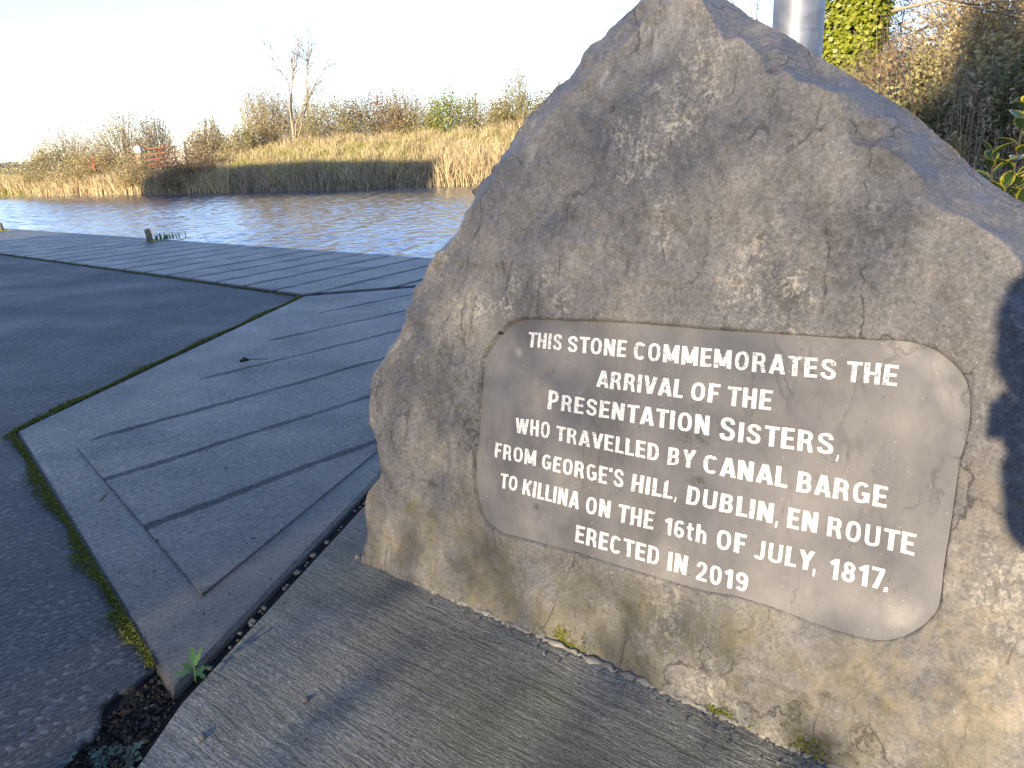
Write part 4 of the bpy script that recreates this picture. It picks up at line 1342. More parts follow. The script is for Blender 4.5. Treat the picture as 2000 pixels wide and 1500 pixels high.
GL['9'] = (.54, [arc(.27, .7, .17, .22, 0, 360, 21, 1) + ['c'], soft([(.12, .2), (.17, .11), (.27, .085), (.38, .16), (.43, .34), (.44, .68)])])
GL['7'] = (.48, [[(0, tp_), (.48, tp_)], [(.4, .9), (.17, 0)]])
GL['8'] = (.54, [arc(.27, .72, .145, .195, 0, 360, 21, 1) + ['c'], arc(.27, .29, .17, .205, 0, 360, 21, 1) + ['c']])
GL['t'] = (.36, [[(.15, .95), (.15, .25)] + arc(.27, .25, .12, .16, 185, 280, 8), [(0, .66), (.34, .66)]])
GL['h'] = (.52, [[(l_, 0), (l_, 1)], soft([(l_, .42), (.16, .58), (.27, .64), (.38, .58), (.42, .42), (.42, .2), (.42, 0)])])
GL["'"] = (.14, [[(.07, 1), (.07, .76)]])
GL['.'] = (1, [[(.5, 0), (.5, 1)]])
GL[','] = (1, [[(.6, 1), (.6, .5), (.25, 0)]])


def ribbon(P, hw):
    closed = isinstance(P[-1], str)
    P = np.array([p for p in P if not isinstance(p, str)], float)
    if closed: P = P[:-1]
    n = len(P)
    V = []
    for i in range(n):
        a = P[i - 1] if (i > 0 or closed) else None
        b = P[(i + 1) % n] if (i < n - 1 or closed) else None
        d1 = nz(P[i] - a) if a is not None else None
        d2 = nz(b - P[i]) if b is not None else None
        if d1 is None: d1 = d2
        if d2 is None: d2 = d1
        d = nz(d1 + d2); m = np.array([-d[1], d[0]]) / max(.5, d @ d1)
        V += [P[i] + m * hw, P[i] - m * hw]
    Fc = [(2 * i, 2 * i + 1, (2 * i + 3) % (2 * n), (2 * i + 2) % (2 * n)) for i in range(n if closed else n - 1)]
    return np.array(V), Fc


def glyphs(text):
    """cut letters of a word: x from 0 to 1 over the word, y from 0 to cap height 1, k orders overlapping strokes"""
    V, Fc, K, x0, n, k = [], [], [], 0.0, 0, 0
    for ch in text:
        w, strokes = GL[ch]
        for P in strokes:
            hw = .5 if ch == '.' else .32 if ch == ',' else ST * (.82 if len(P) > 2 or abs(P[0][1] - P[1][1]) < .01 else 1.0)
            v, f = ribbon(P, hw)
            if ch not in '.,': v[:, 1] = np.clip(v[:, 1], 0, 1)
            V.append(v + np.array([x0, 0])); K += [k] * len(v); k = (k + 1) % 6
            Fc += [tuple(i + n for i in q_) for q_ in f]; n += len(v)
        x0 += w + (.1 if ch not in 'LTAVY' else .06)
    V = np.vstack(V)
    lo, hi = V[:, 0].min(), V[:, 0].max()
    V[:, 0] = (V[:, 0] - lo) / (hi - lo)
    return V, Fc, np.array(K)


for words in LINES:
    pr = Parts()
    for text, quad in words:
        V2, Fc, K = glyphs(text)
        TLp, BLp, TRp, BRp = [pst(u, v, .009) for u, v in quad]
        x, y = V2[:, :1], V2[:, 1:]
        st = (BLp * (1 - x) + BRp * x) * (1 - y) + (TLp * (1 - x) + TRp * x) * y
        # hand-cut wobble
        st += np.column_stack([vnoise(st[:, 0], st[:, 1], 55, 31), vnoise(st[:, 0], st[:, 1], 55, 32)]) * .0006
        pr.add(world_st(st[:, 0], st[:, 1], rec_depth(st[:, 0], st[:, 1]) - .0007 - .00005 * K), Fc)
    o = mesh_obj('inscription_line', np.vstack(pr.v), pr.f, MAT['lettering'], stone)
    o.parent = panel
    o['label'] = 'line reading ' + ' '.join(w for w, _ in words)

# mortar bed at the foot
base_px = [(700, 1085), (730, 1100), (780, 1122), (830, 1150), (880, 1172), (940, 1197), (1000, 1224), (1100, 1267), (1200, 1308), (1300, 1355), (1400, 1405), (1480, 1445), (1560, 1478), (1700, 1540)]
pr = Parts()
bp = np.array([G(u, v)[:2] for u, v in base_px])
pth = []
for i in range(len(bp) - 1):
    for k in np.linspace(0, 1, 14, endpoint=False): pth.append(bp[i] * (1 - k) + bp[i + 1] * k)
pth = np.array(pth)
# where the body actually meets the pad (t with z=0): use the plane line
outn = nz(n_[:2])
rad = .006 + .005 * np.sin(np.arange(len(pth)) * .9) * np.sin(np.arange(len(pth)) * .37) + rng.uniform(0, .006, len(pth))
lineP = np.array([ORG[:2] + S_[:2] * ((p - ORG[:2]) @ S_[:2]) for p in pth]) + outn * (rng.normal(0, .004, len(pth)) - .004)[:, None]
pr.tube(np.column_stack([lineP, np.full(len(pth), -.002)]), rad, 7)
MAT['mortar'] = plain_mat('mortar', (.15, .14, .12), (.27, .25, .21), 30, .9, .6)
o = pr.build('mortar_bed', MAT['mortar'], stone, True)

Pm = []
for (u, v), rad_, m in (((1000, 1222), .03, 260), ((1085, 1258), .045, 700), ((960, 1205), .02, 160), ((820, 1142), .03, 250), ((1290, 1350), .02, 90), ((1400, 1404), .02, 120), ((1540, 1470), .05, 300)):
    p = G(u, v)
    k_ = rng.normal(0, 1, (m, 2)) * rad_
    Pm.append(np.column_stack([p[0] + S_[0] * k_[:, 0] - n_[0] * .012, p[1] + S_[1] * k_[:, 0] - n_[1] * .012, np.abs(k_[:, 1]) * .55]))
    Pm[-1][:, :2] += -outn * Pm[-1][:, 2:] * .2
v_, f_ = leaf_arrays(np.vstack(Pm), .008, .7)
tag(mesh_obj('moss', v_, f_, MAT['moss']), 'dark green moss clumps where the boulder meets the concrete', 'moss', kind='stuff')
Pg = []
for k_ in range(190):
    t_ = rng.uniform(0, 1) ** .6
    p = bp[0] * (1 - t_) + bp[-1] * t_
    Pg.append([*(p + outn * abs(rng.normal(.01, .03)) + rng.normal(0, .01, 2)), .004])
v_, f_ = leaf_arrays(np.array(Pg), .0085, .8, (0, 0, 1), .4, .2)
tag(mesh_obj('gravel', v_, f_, MAT['pebble']), 'fine gravel and dirt along the foot of the boulder', 'gravel', kind='stuff')

# ------------------------------------------------------------------ pole behind the boulder
pd_ = 2.95
pb = at(1558, 60, pd_)
s = empty('lamp_post', (pb[0], pb[1], 0), 'galvanised steel pole standing behind the boulder', 'pole')
pr = Parts(); pr.tube([(pb[0], pb[1], -.1), (pb[0], pb[1], 1.2), (pb[0], pb[1], 6)], [.082, .080, .076], 40); pr.build('pole', MAT['galv'], s, True)
pr = Parts(); pr.box((pb[0], pb[1], .01), .3, .3, .02); pr.build('base_plate', MAT['galv'], s)
# ------------------------------------------------------------------ mooring posts and small things on the quay
for u, v, vt, lean, lab in ((294, 472, 450, -.1, 'short stone mooring post leaning on the quay edge'), (3, 451, 438, -.05, 'small sunlit mooring post at the left end of the quay')):
    p = G(u, v, .03); dd = math.hypot(p[0], p[1])
    hgt = (v - vt) / F * dd
    pr = Parts(); pr.tube([p + np.array([0, 0, -.05]), p + np.array([lean * hgt * .5, 0, hgt * .55]), p + np.array([lean * hgt * 1.4, 0, hgt * .93]), p + np.array([lean * hgt * 1.6, 0, hgt])],
                          [.06, .058, .055, .03], 12)
    tag(pr.build('mooring_post', MAT['timber'], None, True), lab, 'mooring post', 'mooring posts')
    P = p + np.column_stack([rng.normal(.05, .1, 60), rng.normal(0, .07, 60), np.zeros(60)])
    v_, f_ = blade_arrays(P, .03, .014, .8)
    tag(mesh_obj('moss_tuft', v_, f_, MAT['lush_grass']), 'green tuft of moss around the ' + ('leaning mooring post' if u > 100 else 'sunlit mooring post'), 'moss', kind='stuff')
p = G(328, 467, .03)
v_, f_ = blade_arrays(p + np.column_stack([rng.normal(0, .12, 40), rng.normal(0, .06, 40), np.zeros(40)]), rng.uniform(.05, .16, 40), .025, .7)
tag(mesh_obj('weed', v_, f_, MAT['weed']), 'small weed growing from the quay edge right of the mooring post', 'weed', kind='stuff')
# stalk with seed head on the apron
p = G(478, 708, .03)
pr = Parts()
pr.tube([p + np.array([0, 0, .012]), p + np.array([.05, .03, .015]), p + np.array([.15, .05, .008])], [.004, .003, .002], 5)
pr.tube([p + np.array([-.03, -.01, .01]), p + np.array([0, 0, .022]), p + np.array([.03, .02, .012])], [.006, .018, .004], 7)
tag(pr.build('seed_head', MAT['debris']), 'dark dried seed head with a stalk lying on the concrete', 'seed head')
for (a, b, r, lab) in (((198, 980), (216, 964), .005, 'short brown twig lying on the slab margin'), ((247, 1415), (304, 1385), .0055, 'straw coloured stick lying in the dark soil')):
    A, B = G(*a, .03 if a[1] < 1000 else -.035), G(*b, .03 if a[1] < 1000 else -.03)
    A[2] += .006; B[2] += .012
    pr = Parts(); pr.tube([A, (A + B) / 2 + np.array([0, .003, .004]), B], [r, r * 1.2, r * .7], 6)
    tag(pr.build('twig', MAT['straw'] if a[1] > 1000 else MAT['timber'], None, True), lab, 'twig')
# specks of grit and leaf crumbs on the slabs
P = []
while len(P) < 190:
    u, v = rng.uniform(60, 830), rng.uniform(500, 1250)
    g = G(u, v, .03)
    if inside(np.array([g[0]]), np.array([g[1]]), np.array(sl2))[0] or (v < 560 and u > 250): P.append(g)
P = np.array(P); P[:, 2] = .034
v_, f_ = leaf_arrays(P, .009, .6, (0, 0, 1), .5, .15)
tag(mesh_obj('grit', v_, f_, MAT['debris']), 'dark crumbs of leaf and grit scattered over the slabs', 'grit', kind='stuff')
# pebbles lodged in the joint
def pebble_mesh(seed):
    bm = bmesh.new(); bmesh.ops.create_icosphere(bm, subdivisions=2, radius=1)
    r3 = np.random.default_rng(seed)
    ax = nz(r3.normal(size=3))
    for v in bm.verts:
        c = np.array(v.co); v.co = Vector(c * (1 + .18 * math.sin(3 * c @ ax + seed) + .1 * r3.normal()))
    me = bpy.data.meshes.new('pebble'); bm.to_mesh(me); bm.free()
    me.polygons.foreach_set('use_smooth', np.ones(len(me.polygons), bool))
    me.materials.append(MAT['pebble'])
    return me
pms = [pebble_mesh(k) for k in range(4)]
mid_off = np.array([gd[1], -gd[0]]) * .014
for k in range(34):
    t_ = rng.uniform(.02, .98) * np.linalg.norm(g2 - g1)
    p = g1 + gd * t_ + mid_off + np.array([gd[1], -gd[0]]) * rng.normal(0, .004)
    o = bpy.data.objects.new('pebble', pms[k % 4]); COL.objects.link(o)
    sz = .004 + .009 * rng.uniform() ** 2.5
    o.scale = (sz, sz * rng.uniform(.7, 1.2), sz * .7)
    o.rotation_euler = (0, 0, rng.uniform(0, 6)); o.location = (p[0], p[1], -.012 + sz * .4)
    tag(o, 'small grey pebble lodged in the dark joint between the slabs', 'pebble', 'pebbles in the slab joint')
for (u, v, sz, lab) in ((262, 1452, .016, 'pale grey stone in the soil beside the thistle'), (240, 1447, .012, 'smaller cream stone touching the pale grey stone'),
                        (598, 1368, .011, 'dark pebble lying loose on the foreground concrete'), (395, 1440, .012, 'blue grey pebble set in the foreground concrete'),
                        (497, 1066, .009, 'orange tan pebble on the brushed apron slab')):
    p = G(u, v, .0)
    o = bpy.data.objects.new('pebble', pms[1]); COL.objects.link(o)
    o.scale = (sz, sz * .8, sz * .55); o.rotation_euler = (.2, .1, u)
    o.location = (p[0], p[1], (-.035 if u < 300 else (.027 if v < 1200 else .0)) + sz * .3)
    tag(o, lab, 'pebble')


Pc = []
while len(Pc) < 900:
    u, v = rng.uniform(120, 345), rng.uniform(1300, 1520)
    g = G(u, v, -.014)
    if (v - 1300) > (u - 345) * -.85 - 12 and u < 345 - (v - 1370) * .65: Pc.append(g + np.array([0, 0, rng.uniform(-.002, .006)]))
v_, f_ = leaf_arrays(np.array(Pc), .012, .8, (0, 0, 1), .35, .25)
tag(mesh_obj('soil_crumbs', v_, f_, MAT['debris']), 'dark soil crumbs filling the corner between asphalt and slabs', 'soil', kind='stuff')


# lobed seedling and thistle ---------------------------------------------------
def lobed_leaf(pr, base, direction, L, W, lobes, rise, droop, seed=0):
    d = nz(direction); side = nz(np.cross(d, [0, 0, 1]))
    n = lobes * 4 + 1
    V, Fc = [], []
    for i in range(n):
        t = i / (n - 1)
        c = np.array(base) + d * L * t + np.array([0, 0, rise * t - droop * t * t])
        env = math.sin(math.pi * min(1, t * .85 + .12)) ** .8
        w = W * env * (.35 + .65 * abs(math.sin(t * lobes * math.pi))) * (1 if t < .98 else .1)
        if t < .25: w = W * .08
        V += [c - side * w + np.array([0, 0, .15 * w]), c, c + side * w + np.array([0, 0, .15 * w])]
    for i in range(n - 1):
        Fc += [(3 * i, 3 * i + 1, 3 * i + 4, 3 * i + 3), (3 * i + 1, 3 * i + 2, 3 * i + 5, 3 * i + 4)]
    pr.add(V, Fc)


p = G(382, 1330, -.01)
s = empty('seedling', p, 'small green lobed seedling growing from the slab joint', 'weed')
pr = Parts(); pr.tube([p + np.array([0, 0, -.02]), p + np.array([.002, 0, .02]), p + np.array([.002, .002, .045])], [.0035, .003, .002], 6)
pr.build('stem', MAT['weed'], s, True)
for ang, L, W, rise, dr in ((200, .05, .014, .01, .012), (20, .045, .013, .015, .015), (330, .04, .013, -.005, .01), (110, .05, .01, .04, .0), (150, .045, .011, .03, .01), (70, .04, .009, .045, 0)):
    pr = Parts(); lobed_leaf(pr, p + np.array([0, 0, .02 + rng.uniform(0, .02)]), (math.cos(R(ang)), math.sin(R(ang)), 0), L, W, 3, rise, dr)
    pr.build('leaf', MAT['weed'], s, True)
p = G(225, 1498, -.03)
s = empty('thistle', p, 'grey green spiny thistle rosette at the bottom left corner', 'weed')
for k in range(11):
    ang = k * 137.5
    pr = Parts(); lobed_leaf(pr, p + np.array([0, 0, .005]), (math.cos(R(ang)), math.sin(R(ang)), 0), rng.uniform(.05, .085), .02, 5, .035, .02)
    pr.build('leaf', MAT['thistle'], s, False)
p = G(110, 1502, -.02)
s = empty('thistle', p, 'second thistle rosette cut by the bottom edge near the asphalt', 'weed')
for k in range(8):
    ang = k * 137.5 + 40
    pr = Parts(); lobed_leaf(pr, p + np.array([0, 0, .005]), (math.cos(R(ang)), math.sin(R(ang)), 0), rng.uniform(.03, .05), .014, 4, .03, .015)
    pr.build('leaf', MAT['thistle'], s, False)

# ------------------------------------------------------------------ right-hand growth behind the boulder
# mound the brambles stand on
V, Fc = [], []
nx, ny = 40, 40
for i in range(nx):
    for j in range(ny):
        x = 2.4 + 22 * (i / (nx - 1)) ** 1.4; y = 3.2 + 30 * (j / (ny - 1)) ** 1.3
        e = min(1, max(0, (x - 2.6 - .18 * max(0, y - 8)) / 2.5)) * min(1, max(0, (y - 5.0) / 4))
        V.append((x, y, -.045 + .9 * e + .06 * rng.normal() * e))
for i in range(nx - 1):
    for j in range(ny - 1): Fc.append((i * ny + j, (i + 1) * ny + j, (i + 1) * ny + j + 1, i * ny + j + 1))
mesh_obj('hill', V, Fc, MAT['land'], smooth=True)['kind'] = 'structure'

# ivy-clad trunk
di = 13.0
def ip(u, v): return at(u, v, di)
axis = np.array([ip(1640, 300), ip(1640, 200), ip(1652, 110), ip(1664, 40), ip(1682, -40), ip(1700, -140)])
axis[0][2] = -.1
t = empty('ivy_tree', axis[0], 'leaning tree trunk wrapped in sunlit yellow green ivy', 'tree')
pr = Parts(); pr.tube(axis, [.36, .33, .3, .27, .25, .2], 14); pr.build('trunk', MAT['bark'], t, True)
n = 17000
k = rng.uniform(0, len(axis) - 1.001, n); i = k.astype(int); fr = (k - i)[:, None]
cpt = axis[i] * (1 - fr) + axis[i + 1] * fr
ang = rng.uniform(0, 2 * math.pi, n)
od = np.column_stack([np.cos(ang), np.sin(ang), np.zeros(n)])
lump = 1 + .16 * np.sin(ang * 3 + cpt[:, 2] * 2.3) + .12 * np.sin(cpt[:, 2] * 5.1 + ang * 2)
rr = (.46 - .05 * (k / 5)) * lump + rng.normal(0, .035, n)
P = cpt + od * rr[:, None]
bias = od * .8 + np.array([0, 0, .35])
keep = np.sin(cpt[:, 2] * 9.3 + ang * 5.1) * np.sin(cpt[:, 2] * 3.1 - ang * 4.0 + 1) < .8
P, bias = P[keep], bias[keep]
v_, f_ = leaf_arrays(P, .062, .85, bias, .6, .12)
mesh_obj('ivy', v_, f_, MAT['ivy_leaf'], t)
br = []
for u0, v0, du, dz in ((1700, 30, 1, .1), (1690, 100, 1, .25), (1705, 10, 1, .5)):
    grow(ip(u0, v0), (1, rng.normal(0, .3), dz), 1.1, .03, 3, br, .6, .1, 3, .72)
branch_mesh('branches', br, MAT['twig'], t, .005)
# thin bare tree left of the pole
b0 = at(1500, 200, 16); b0[2] = 0
s = empty('bare_sapling', b0, 'thin bare twigs seen between boulder top and steel pole', 'tree')
br = []
grow(b0, (-.05, 0, 1), 3.4, .04, 3, br, .5, .25, 3, .62)
branch_mesh('branches', br, MAT['twig'], s, .005)


def near_bush(u, vb, vt, wpx, d, name, label, mat, n, size, n_tw, tw_w, twig=MAT['twig'], **k):
    c = at(u, vb, d)
    h = at(u, vt, d)[2] - c[2]
    rx = wpx / 2 / F * d
    return bush(name, c, rx, rx * .7, h, label, 'bush', mat, n=n, size=size, n_tw=n_tw, tw_w=tw_w, twig=twig, **k)


BG = 'scrub on the bank right of the boulder'
near_bush(1990, 240, -110, 520, 15, 'bush', 'tall tangle of golden arching twigs at the top right corner', MAT['gold_leaf'], 9000, .06, 1900, .018, MAT['pale_twig'], cl=60, group=BG, spread=.16, droop=.5)
near_bush(1905, 255, 25, 330, 13.2, 'bramble', 'dense olive leafed bramble below the golden tangle', MAT['gold_leaf'], 9000, .065, 500, .014, cl=50, group=BG, spread=.15)
near_bush(1830, 300, 115, 330, 11.5, 'bramble', 'dark green bramble mass behind the brown reeds', MAT['olive_leaf'], 9000, .06, 420, .012, cl=50, group=BG, spread=.15)
near_bush(1735, 290, 105, 190, 12, 'bramble', 'reddish brown bramble right of the ivy trunk', MAT['brown_leaf'], 6500, .05, 700, .011, cl=40, group=BG, spread=.15)
near_bush(1690, 300, 92, 120, 13.6, 'bush', 'thin straw coloured twigs at the foot of the ivy trunk', MAT['brown_leaf'], 2200, .05, 600, .011, cl=30, group=BG)
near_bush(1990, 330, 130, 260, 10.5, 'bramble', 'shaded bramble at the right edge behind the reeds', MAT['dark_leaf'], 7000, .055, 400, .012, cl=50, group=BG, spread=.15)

# brown reeds between boulder and brambles
n = 1500
P = np.column_stack([rng.uniform(2.6, 7.5, n), rng.uniform(4.6, 9.5, n), np.zeros(n)])
P = P[(P[:, 0] / P[:, 1] > .40)]
v_, f_ = blade_arrays(P, rng.uniform(.5, 1.5, len(P)) * (.5 + .6 * tuft(P, 1.6)), rng.uniform(.007, .016, len(P)), .5)
m = 120
P2 = np.column_stack([rng.uniform(2.6, 6.0, m), rng.uniform(5.0, 8.5, m), np.zeros(m)])
H2 = rng.uniform(1.0, 1.95, m)
sv, sf = strips_arrays(P2, P2 + np.column_stack([rng.normal(0, .08, m), rng.normal(0, .08, m), H2]), .012)
tips = P2 + np.column_stack([np.zeros(m), np.zeros(m), H2])
pk = np.repeat(tips, 14, 0); pj = rng.normal(0, 1, (len(pk), 3)) * np.array([.025, .025, .075])
pv_, pf_ = leaf_arrays(pk + pj, .05, .25, (0, 0, 0), 0)
V = np.vstack([v_, sv, pv_])
fa = [tuple(x) for x in f_] + [tuple(x + len(v_)) for x in sf] + [tuple(x + len(v_) + len(sv)) for x in pf_]
tag(mesh_obj('reed_bed', V, fa, MAT['brown_reed']), 'brown dry reeds with feathery heads right of the boulder', 'reeds', kind='stuff')

# variegated evergreen shrub
def shrub_leaf(V, E, Fc, base, d, L, W, curl):
    d = nz(d); side = nz(np.cross(d, [0.02, .01, 1])); upv = np.cross(side, d)
    n = 7; k0 = len(V)
    for i in range(n):
        t = i / (n - 1)
        w = W * math.sin(math.pi * (t ** .8)) ** .8 if 0 < t < 1 else .0005
        c = np.array(base) + d * L * t - np.array([0, 0, 1]) * curl * L * t * t
        for sgn, lift, e in ((-1, .35, 1), (-.55, .12, 0), (0, 0, 0), (.55, .12, 0), (1, .35, 1)):
            V.append(c + side * w * sgn + upv * w * lift); E.append(1.0 if e or t > .93 else 0.0)
    for i in range(n - 1):
        for j in range(4): Fc.append((k0 + i * 5 + j, k0 + i * 5 + j + 1, k0 + (i + 1) * 5 + j + 1, k0 + (i + 1) * 5 + j))


sb = at(1975, 420, 2.75); sb[2] = 0
shr = empty('evergreen_shrub', sb, 'green shrub with yellow edged leaves behind the boulder', 'shrub')
V, E, Fc = [], [], []
st_ = Parts()
tips_px = [(1938, 298, 2.6), (1985, 345, 2.7), (2005, 205, 2.65), (1965, 360, 2.55), (2030, 300, 2.8), (2060, 240, 2.7), (1995, 385, 2.5), (2040, 380, 2.6), (1950, 385, 2.75)]
for (u, v, dd) in tips_px:
    tip = at(u, v, dd)
    root = sb + np.array([rng.normal(0, .05), rng.normal(0, .05), 0])
    mid = root * .45 + tip * .55 + np.array([rng.normal(0, .03), rng.normal(0, .03), .0])
    st_.tube([root, mid, tip], [.007, .005, .003], 6)
    for k in range(20):
        t_ = 1 - (k / 20) ** 1.2 * .42
        p = mid + (tip - mid) * ((t_ - .4) / .6)
        ang = k * 2.4 + u
        el = .9 - .045 * k + rng.normal(0, .12)
        dv = np.array([math.cos(ang) * math.cos(el), math.sin(ang) * math.cos(el), math.sin(el)])
        shrub_leaf(V, E, Fc, p, dv, rng.uniform(.07, .105) * (1 if k > 2 else .75), rng.uniform(.015, .021), rng.uniform(.1, .45))
st_.build('stems', MAT['bark'], shr, True)
lf = mesh_obj('leaves', np.array(V), Fc, MAT['varieg'], shr, True)
at_ = lf.data.attributes.new('edge', 'FLOAT', 'POINT')
at_.data.foreach_set('value', np.array(E, np.float32))

# ------------------------------------------------------------------ unseen casters behind the photographer, placed and shaped for their shade
TE = math.tan(SUN_EL)
TWIGS = 3900


def hedge_block(name, w0, w1, l, h, depth, label, cat, n, size, mat, core=True, ragged=.35):
    c = sw((w0 + w1) / 2, l, 0)
    t = empty(name, c, label, cat)
    W = w1 - w0
    m = max(8, int(W * 5))
    if core:
        V, Fc = [], []
        for i in range(m + 1):
            ww = w0 + W * i / m
            hh = h * (.96 + .02 * math.sin(i * 1.7) + .02 * math.sin(i * .6 + 1))
            if i in (0, m): hh *= .8
            for dl, zz in ((-depth / 2, 0), (-depth / 2, hh * .8), (0, hh), (depth / 2, hh * .8), (depth / 2, 0)): V.append(sw(ww + rng.normal(0, .05), l + dl, zz))
        for i in range(m):
            for j in range(4): Fc.append((i * 5 + j, i * 5 + j + 1, i * 5 + j + 6, i * 5 + j + 5))
        Fc += [(0, 1, 2, 3, 4), tuple(m * 5 + j for j in (4, 3, 2, 1, 0))]
        mesh_obj('branches', V, Fc, MAT['bark'], t)  # solid core, not branches: added inside the hedge to block the sun evenly
    P = np.array([sw(rng.uniform(w0 - ragged * .5, w1 + ragged), l + rng.normal(0, depth * .35), min(h * 1.08, abs(rng.normal(h * .8, h * .2)) if rng.uniform() < .6 else rng.uniform(0, h))) for _ in range(n)])
    v, f = leaf_arrays(P, size, .7)
    mesh_obj('foliage', v, f, mat, t)
    return t


hedge_block('hedge', -18.6, -2.2, -9.2, 6.2, 1.6, 'unseen tall dense hedge behind the viewpoint sized for its shade', 'hedge', 9000, .14, MAT['dark_leaf'], ragged=.2)  # out of view, length and height set to keep the quay shaded
hedge_block('hedge', -1.9, 7.0, -9.2, 2.72, 1.0, 'unseen low hedge added behind the viewpoint for its shade', 'hedge', 4000, .1, MAT['dark_leaf'])  # added out of view, height set to shade the ground up to the boulder
# unseen crown added for its shade, with a sun gap above the low hedge
c = sw(3.4, -9.6, 0)
t = empty('unseen_shade_tree', c, 'unseen dark leafy crown on a trunk added behind the viewpoint for its shade', 'tree')
pr = Parts(); pr.tube([sw(3.4, -9.6, 0), sw(3.2, -9.6, 2.5), sw(2.6, -9.6, 5.4), sw(1.6, -9.5, 9)], [.17, .15, .12, .03], 10); pr.build('trunk', MAT['bark'], t, True)
P = []
while len(P) < 15000:
    w = rng.uniform(-2.8, 5.5); hz = rng.uniform(4.3, 9.4)
    lo = 5.2 + .2 * math.sin(w * 5) * math.sin(w * 2.1 + 1) + .1 * math.sin(w * 13) - .12 * (w + 1)
    hi = (6.9 if w < -1.2 else 8.9) + .3 * math.sin(w * 4)
    if not (lo + rng.normal(0, .12) < hz < hi + rng.normal(0, .15)): continue
    P.append(sw(w, -9.5 + rng.normal(0, .5), hz))
v, f = leaf_arrays(np.array(P), .22, .65)
mesh_obj('crown', v, f, MAT['dark_leaf'], t)
# unseen twig cloud, added and graded to thin the sun across the boulder
c = sw(-3.0, -10.4, 0)
t = empty('unseen_twig_screen', c, 'unseen screen of fine twigs added behind the viewpoint to thin the sun', 'tree')
pr = Parts(); pr.tube([sw(-3.2, -10.6, 0), sw(-3.0, -10.5, 2.5), sw(-2.4, -10.4, 4.4), sw(-2.0, -10.4, 6.5)], [.17, .15, .1, .05], 10); pr.build('trunk', MAT['bark'], t, True)
A, B = [], []
def tau_fn(w, hz):
    """twig density wanted at (w, height) seen along the sun"""
    x = (w + 1.78) / 2.05; y = (hz - 2.9) / 1.8
    if -.2 < x < 1.5 and -.1 < y < 1.15:
        return min(1, max(.03, .85 - .78 * x + .75 * (y - .25)))
    return 0
while len(A) < TWIGS:
    w = rng.uniform(-2.3, 1.4); hz = rng.uniform(2.6, 5.0)
    if rng.uniform(0, 1) > tau_fn(w, hz): continue
    p = sw(w, -10.4 + rng.normal(0, .5), hz)
    dv = nz(rng.normal(size=3) + np.array([0, 0, .4]))
    L = rng.uniform(.1, .25)
    A.append(p - dv * L); B.append(p + dv * L)
v, f = strips_arrays(np.array(A), np.array(B), .008)
mesh_obj('twigs', v, f, MAT['twig'], t)
# warehouse across the yard: its flat-topped shadow lies along the far bank
w0, w1, l0, l1 = -60.5, -37.2, -24, -14
H = 2.1 + (42 + 14) * TE
s = empty('warehouse', sw((w0 + w1) / 2, (l0 + l1) / 2, 0), 'long rendered warehouse behind the viewpoint', 'building')
pr = Parts()
c4 = [sw(w0, l0, 0), sw(w1, l0, 0), sw(w1, l1, 0), sw(w0, l1, 0)]
up_ = np.array([0, 0, H - .3])
dzs = [-1.1, .7, .7, -1.1]
pr.add(c4 + [p + up_ + np.array([0, 0, dz_]) for p, dz_ in zip(c4, dzs)], [(0, 1, 5, 4), (1, 2, 6, 5), (2, 3, 7, 6), (3, 0, 4, 7)])
pr.build('wall', MAT['wall_render'], s)
pr = Parts()
c5 = [sw(w0 - .3, l0 - .3, H - 1.4), sw(w1 + .3, l0 - .3, H + .42), sw(w1 + .3, l1 + .3, H + .42), sw(w0 - .3, l1 + .3, H - 1.4)]
pr.add(c5 + [p + np.array([0, 0, .3]) for p in c5], [(0, 1, 5, 4), (1, 2, 6, 5), (2, 3, 7, 6), (3, 0, 4, 7), (4, 5, 6, 7), (3, 2, 1, 0)])
pr.build('roof', MAT['slate'], s)
for fl in range(4):
    for k in range(7):
        ww = w0 + 2 + k * 2.9
        a = sw(ww, l1 + .03, 1.4 + fl * 3.4)
        pr = Parts()
        pr.add([a, sw(ww + 1.2, l1 + .03, 1.4 + fl * 3.4), sw(ww + 1.2, l1 + .03, 3.0 + fl * 3.4), sw(ww, l1 + .03, 3.0 + fl * 3.4)], [(0, 1, 2, 3)])
        pr.build('window', MAT['black'], s)

# the photographer, seen only by the shadow on the boulder's right edge
def skin_body(name, verts, edges, radii, root, mat, parent, levels=2):
    me = bpy.data.meshes.new(name)
    me.from_pydata([tuple(v) for v in verts], edges, [])
    o = bpy.data.objects.new(name, me); COL.objects.link(o)
    md = o.modifiers.new('skin', 'SKIN'); md.use_smooth_shade = True
    sk = me.skin_vertices[0].data
    for i, r in enumerate(radii):
        sk[i].radius = (r, r) if np.isscalar(r) else r
        sk[i].use_root = (i == root)
    o.modifiers.new('sub', 'SUBSURF').levels = levels
    dg_ = bpy.context.evaluated_depsgraph_get()
    m2 = bpy.data.meshes.new_from_object(o.evaluated_get(dg_))
    V = np.array([v.co[:] for v in m2.vertices]); Fc = [tuple(p.vertices) for p in m2.polygons]
    bpy.data.objects.remove(o)
    return mesh_obj(name, V, Fc, mat, parent, True)


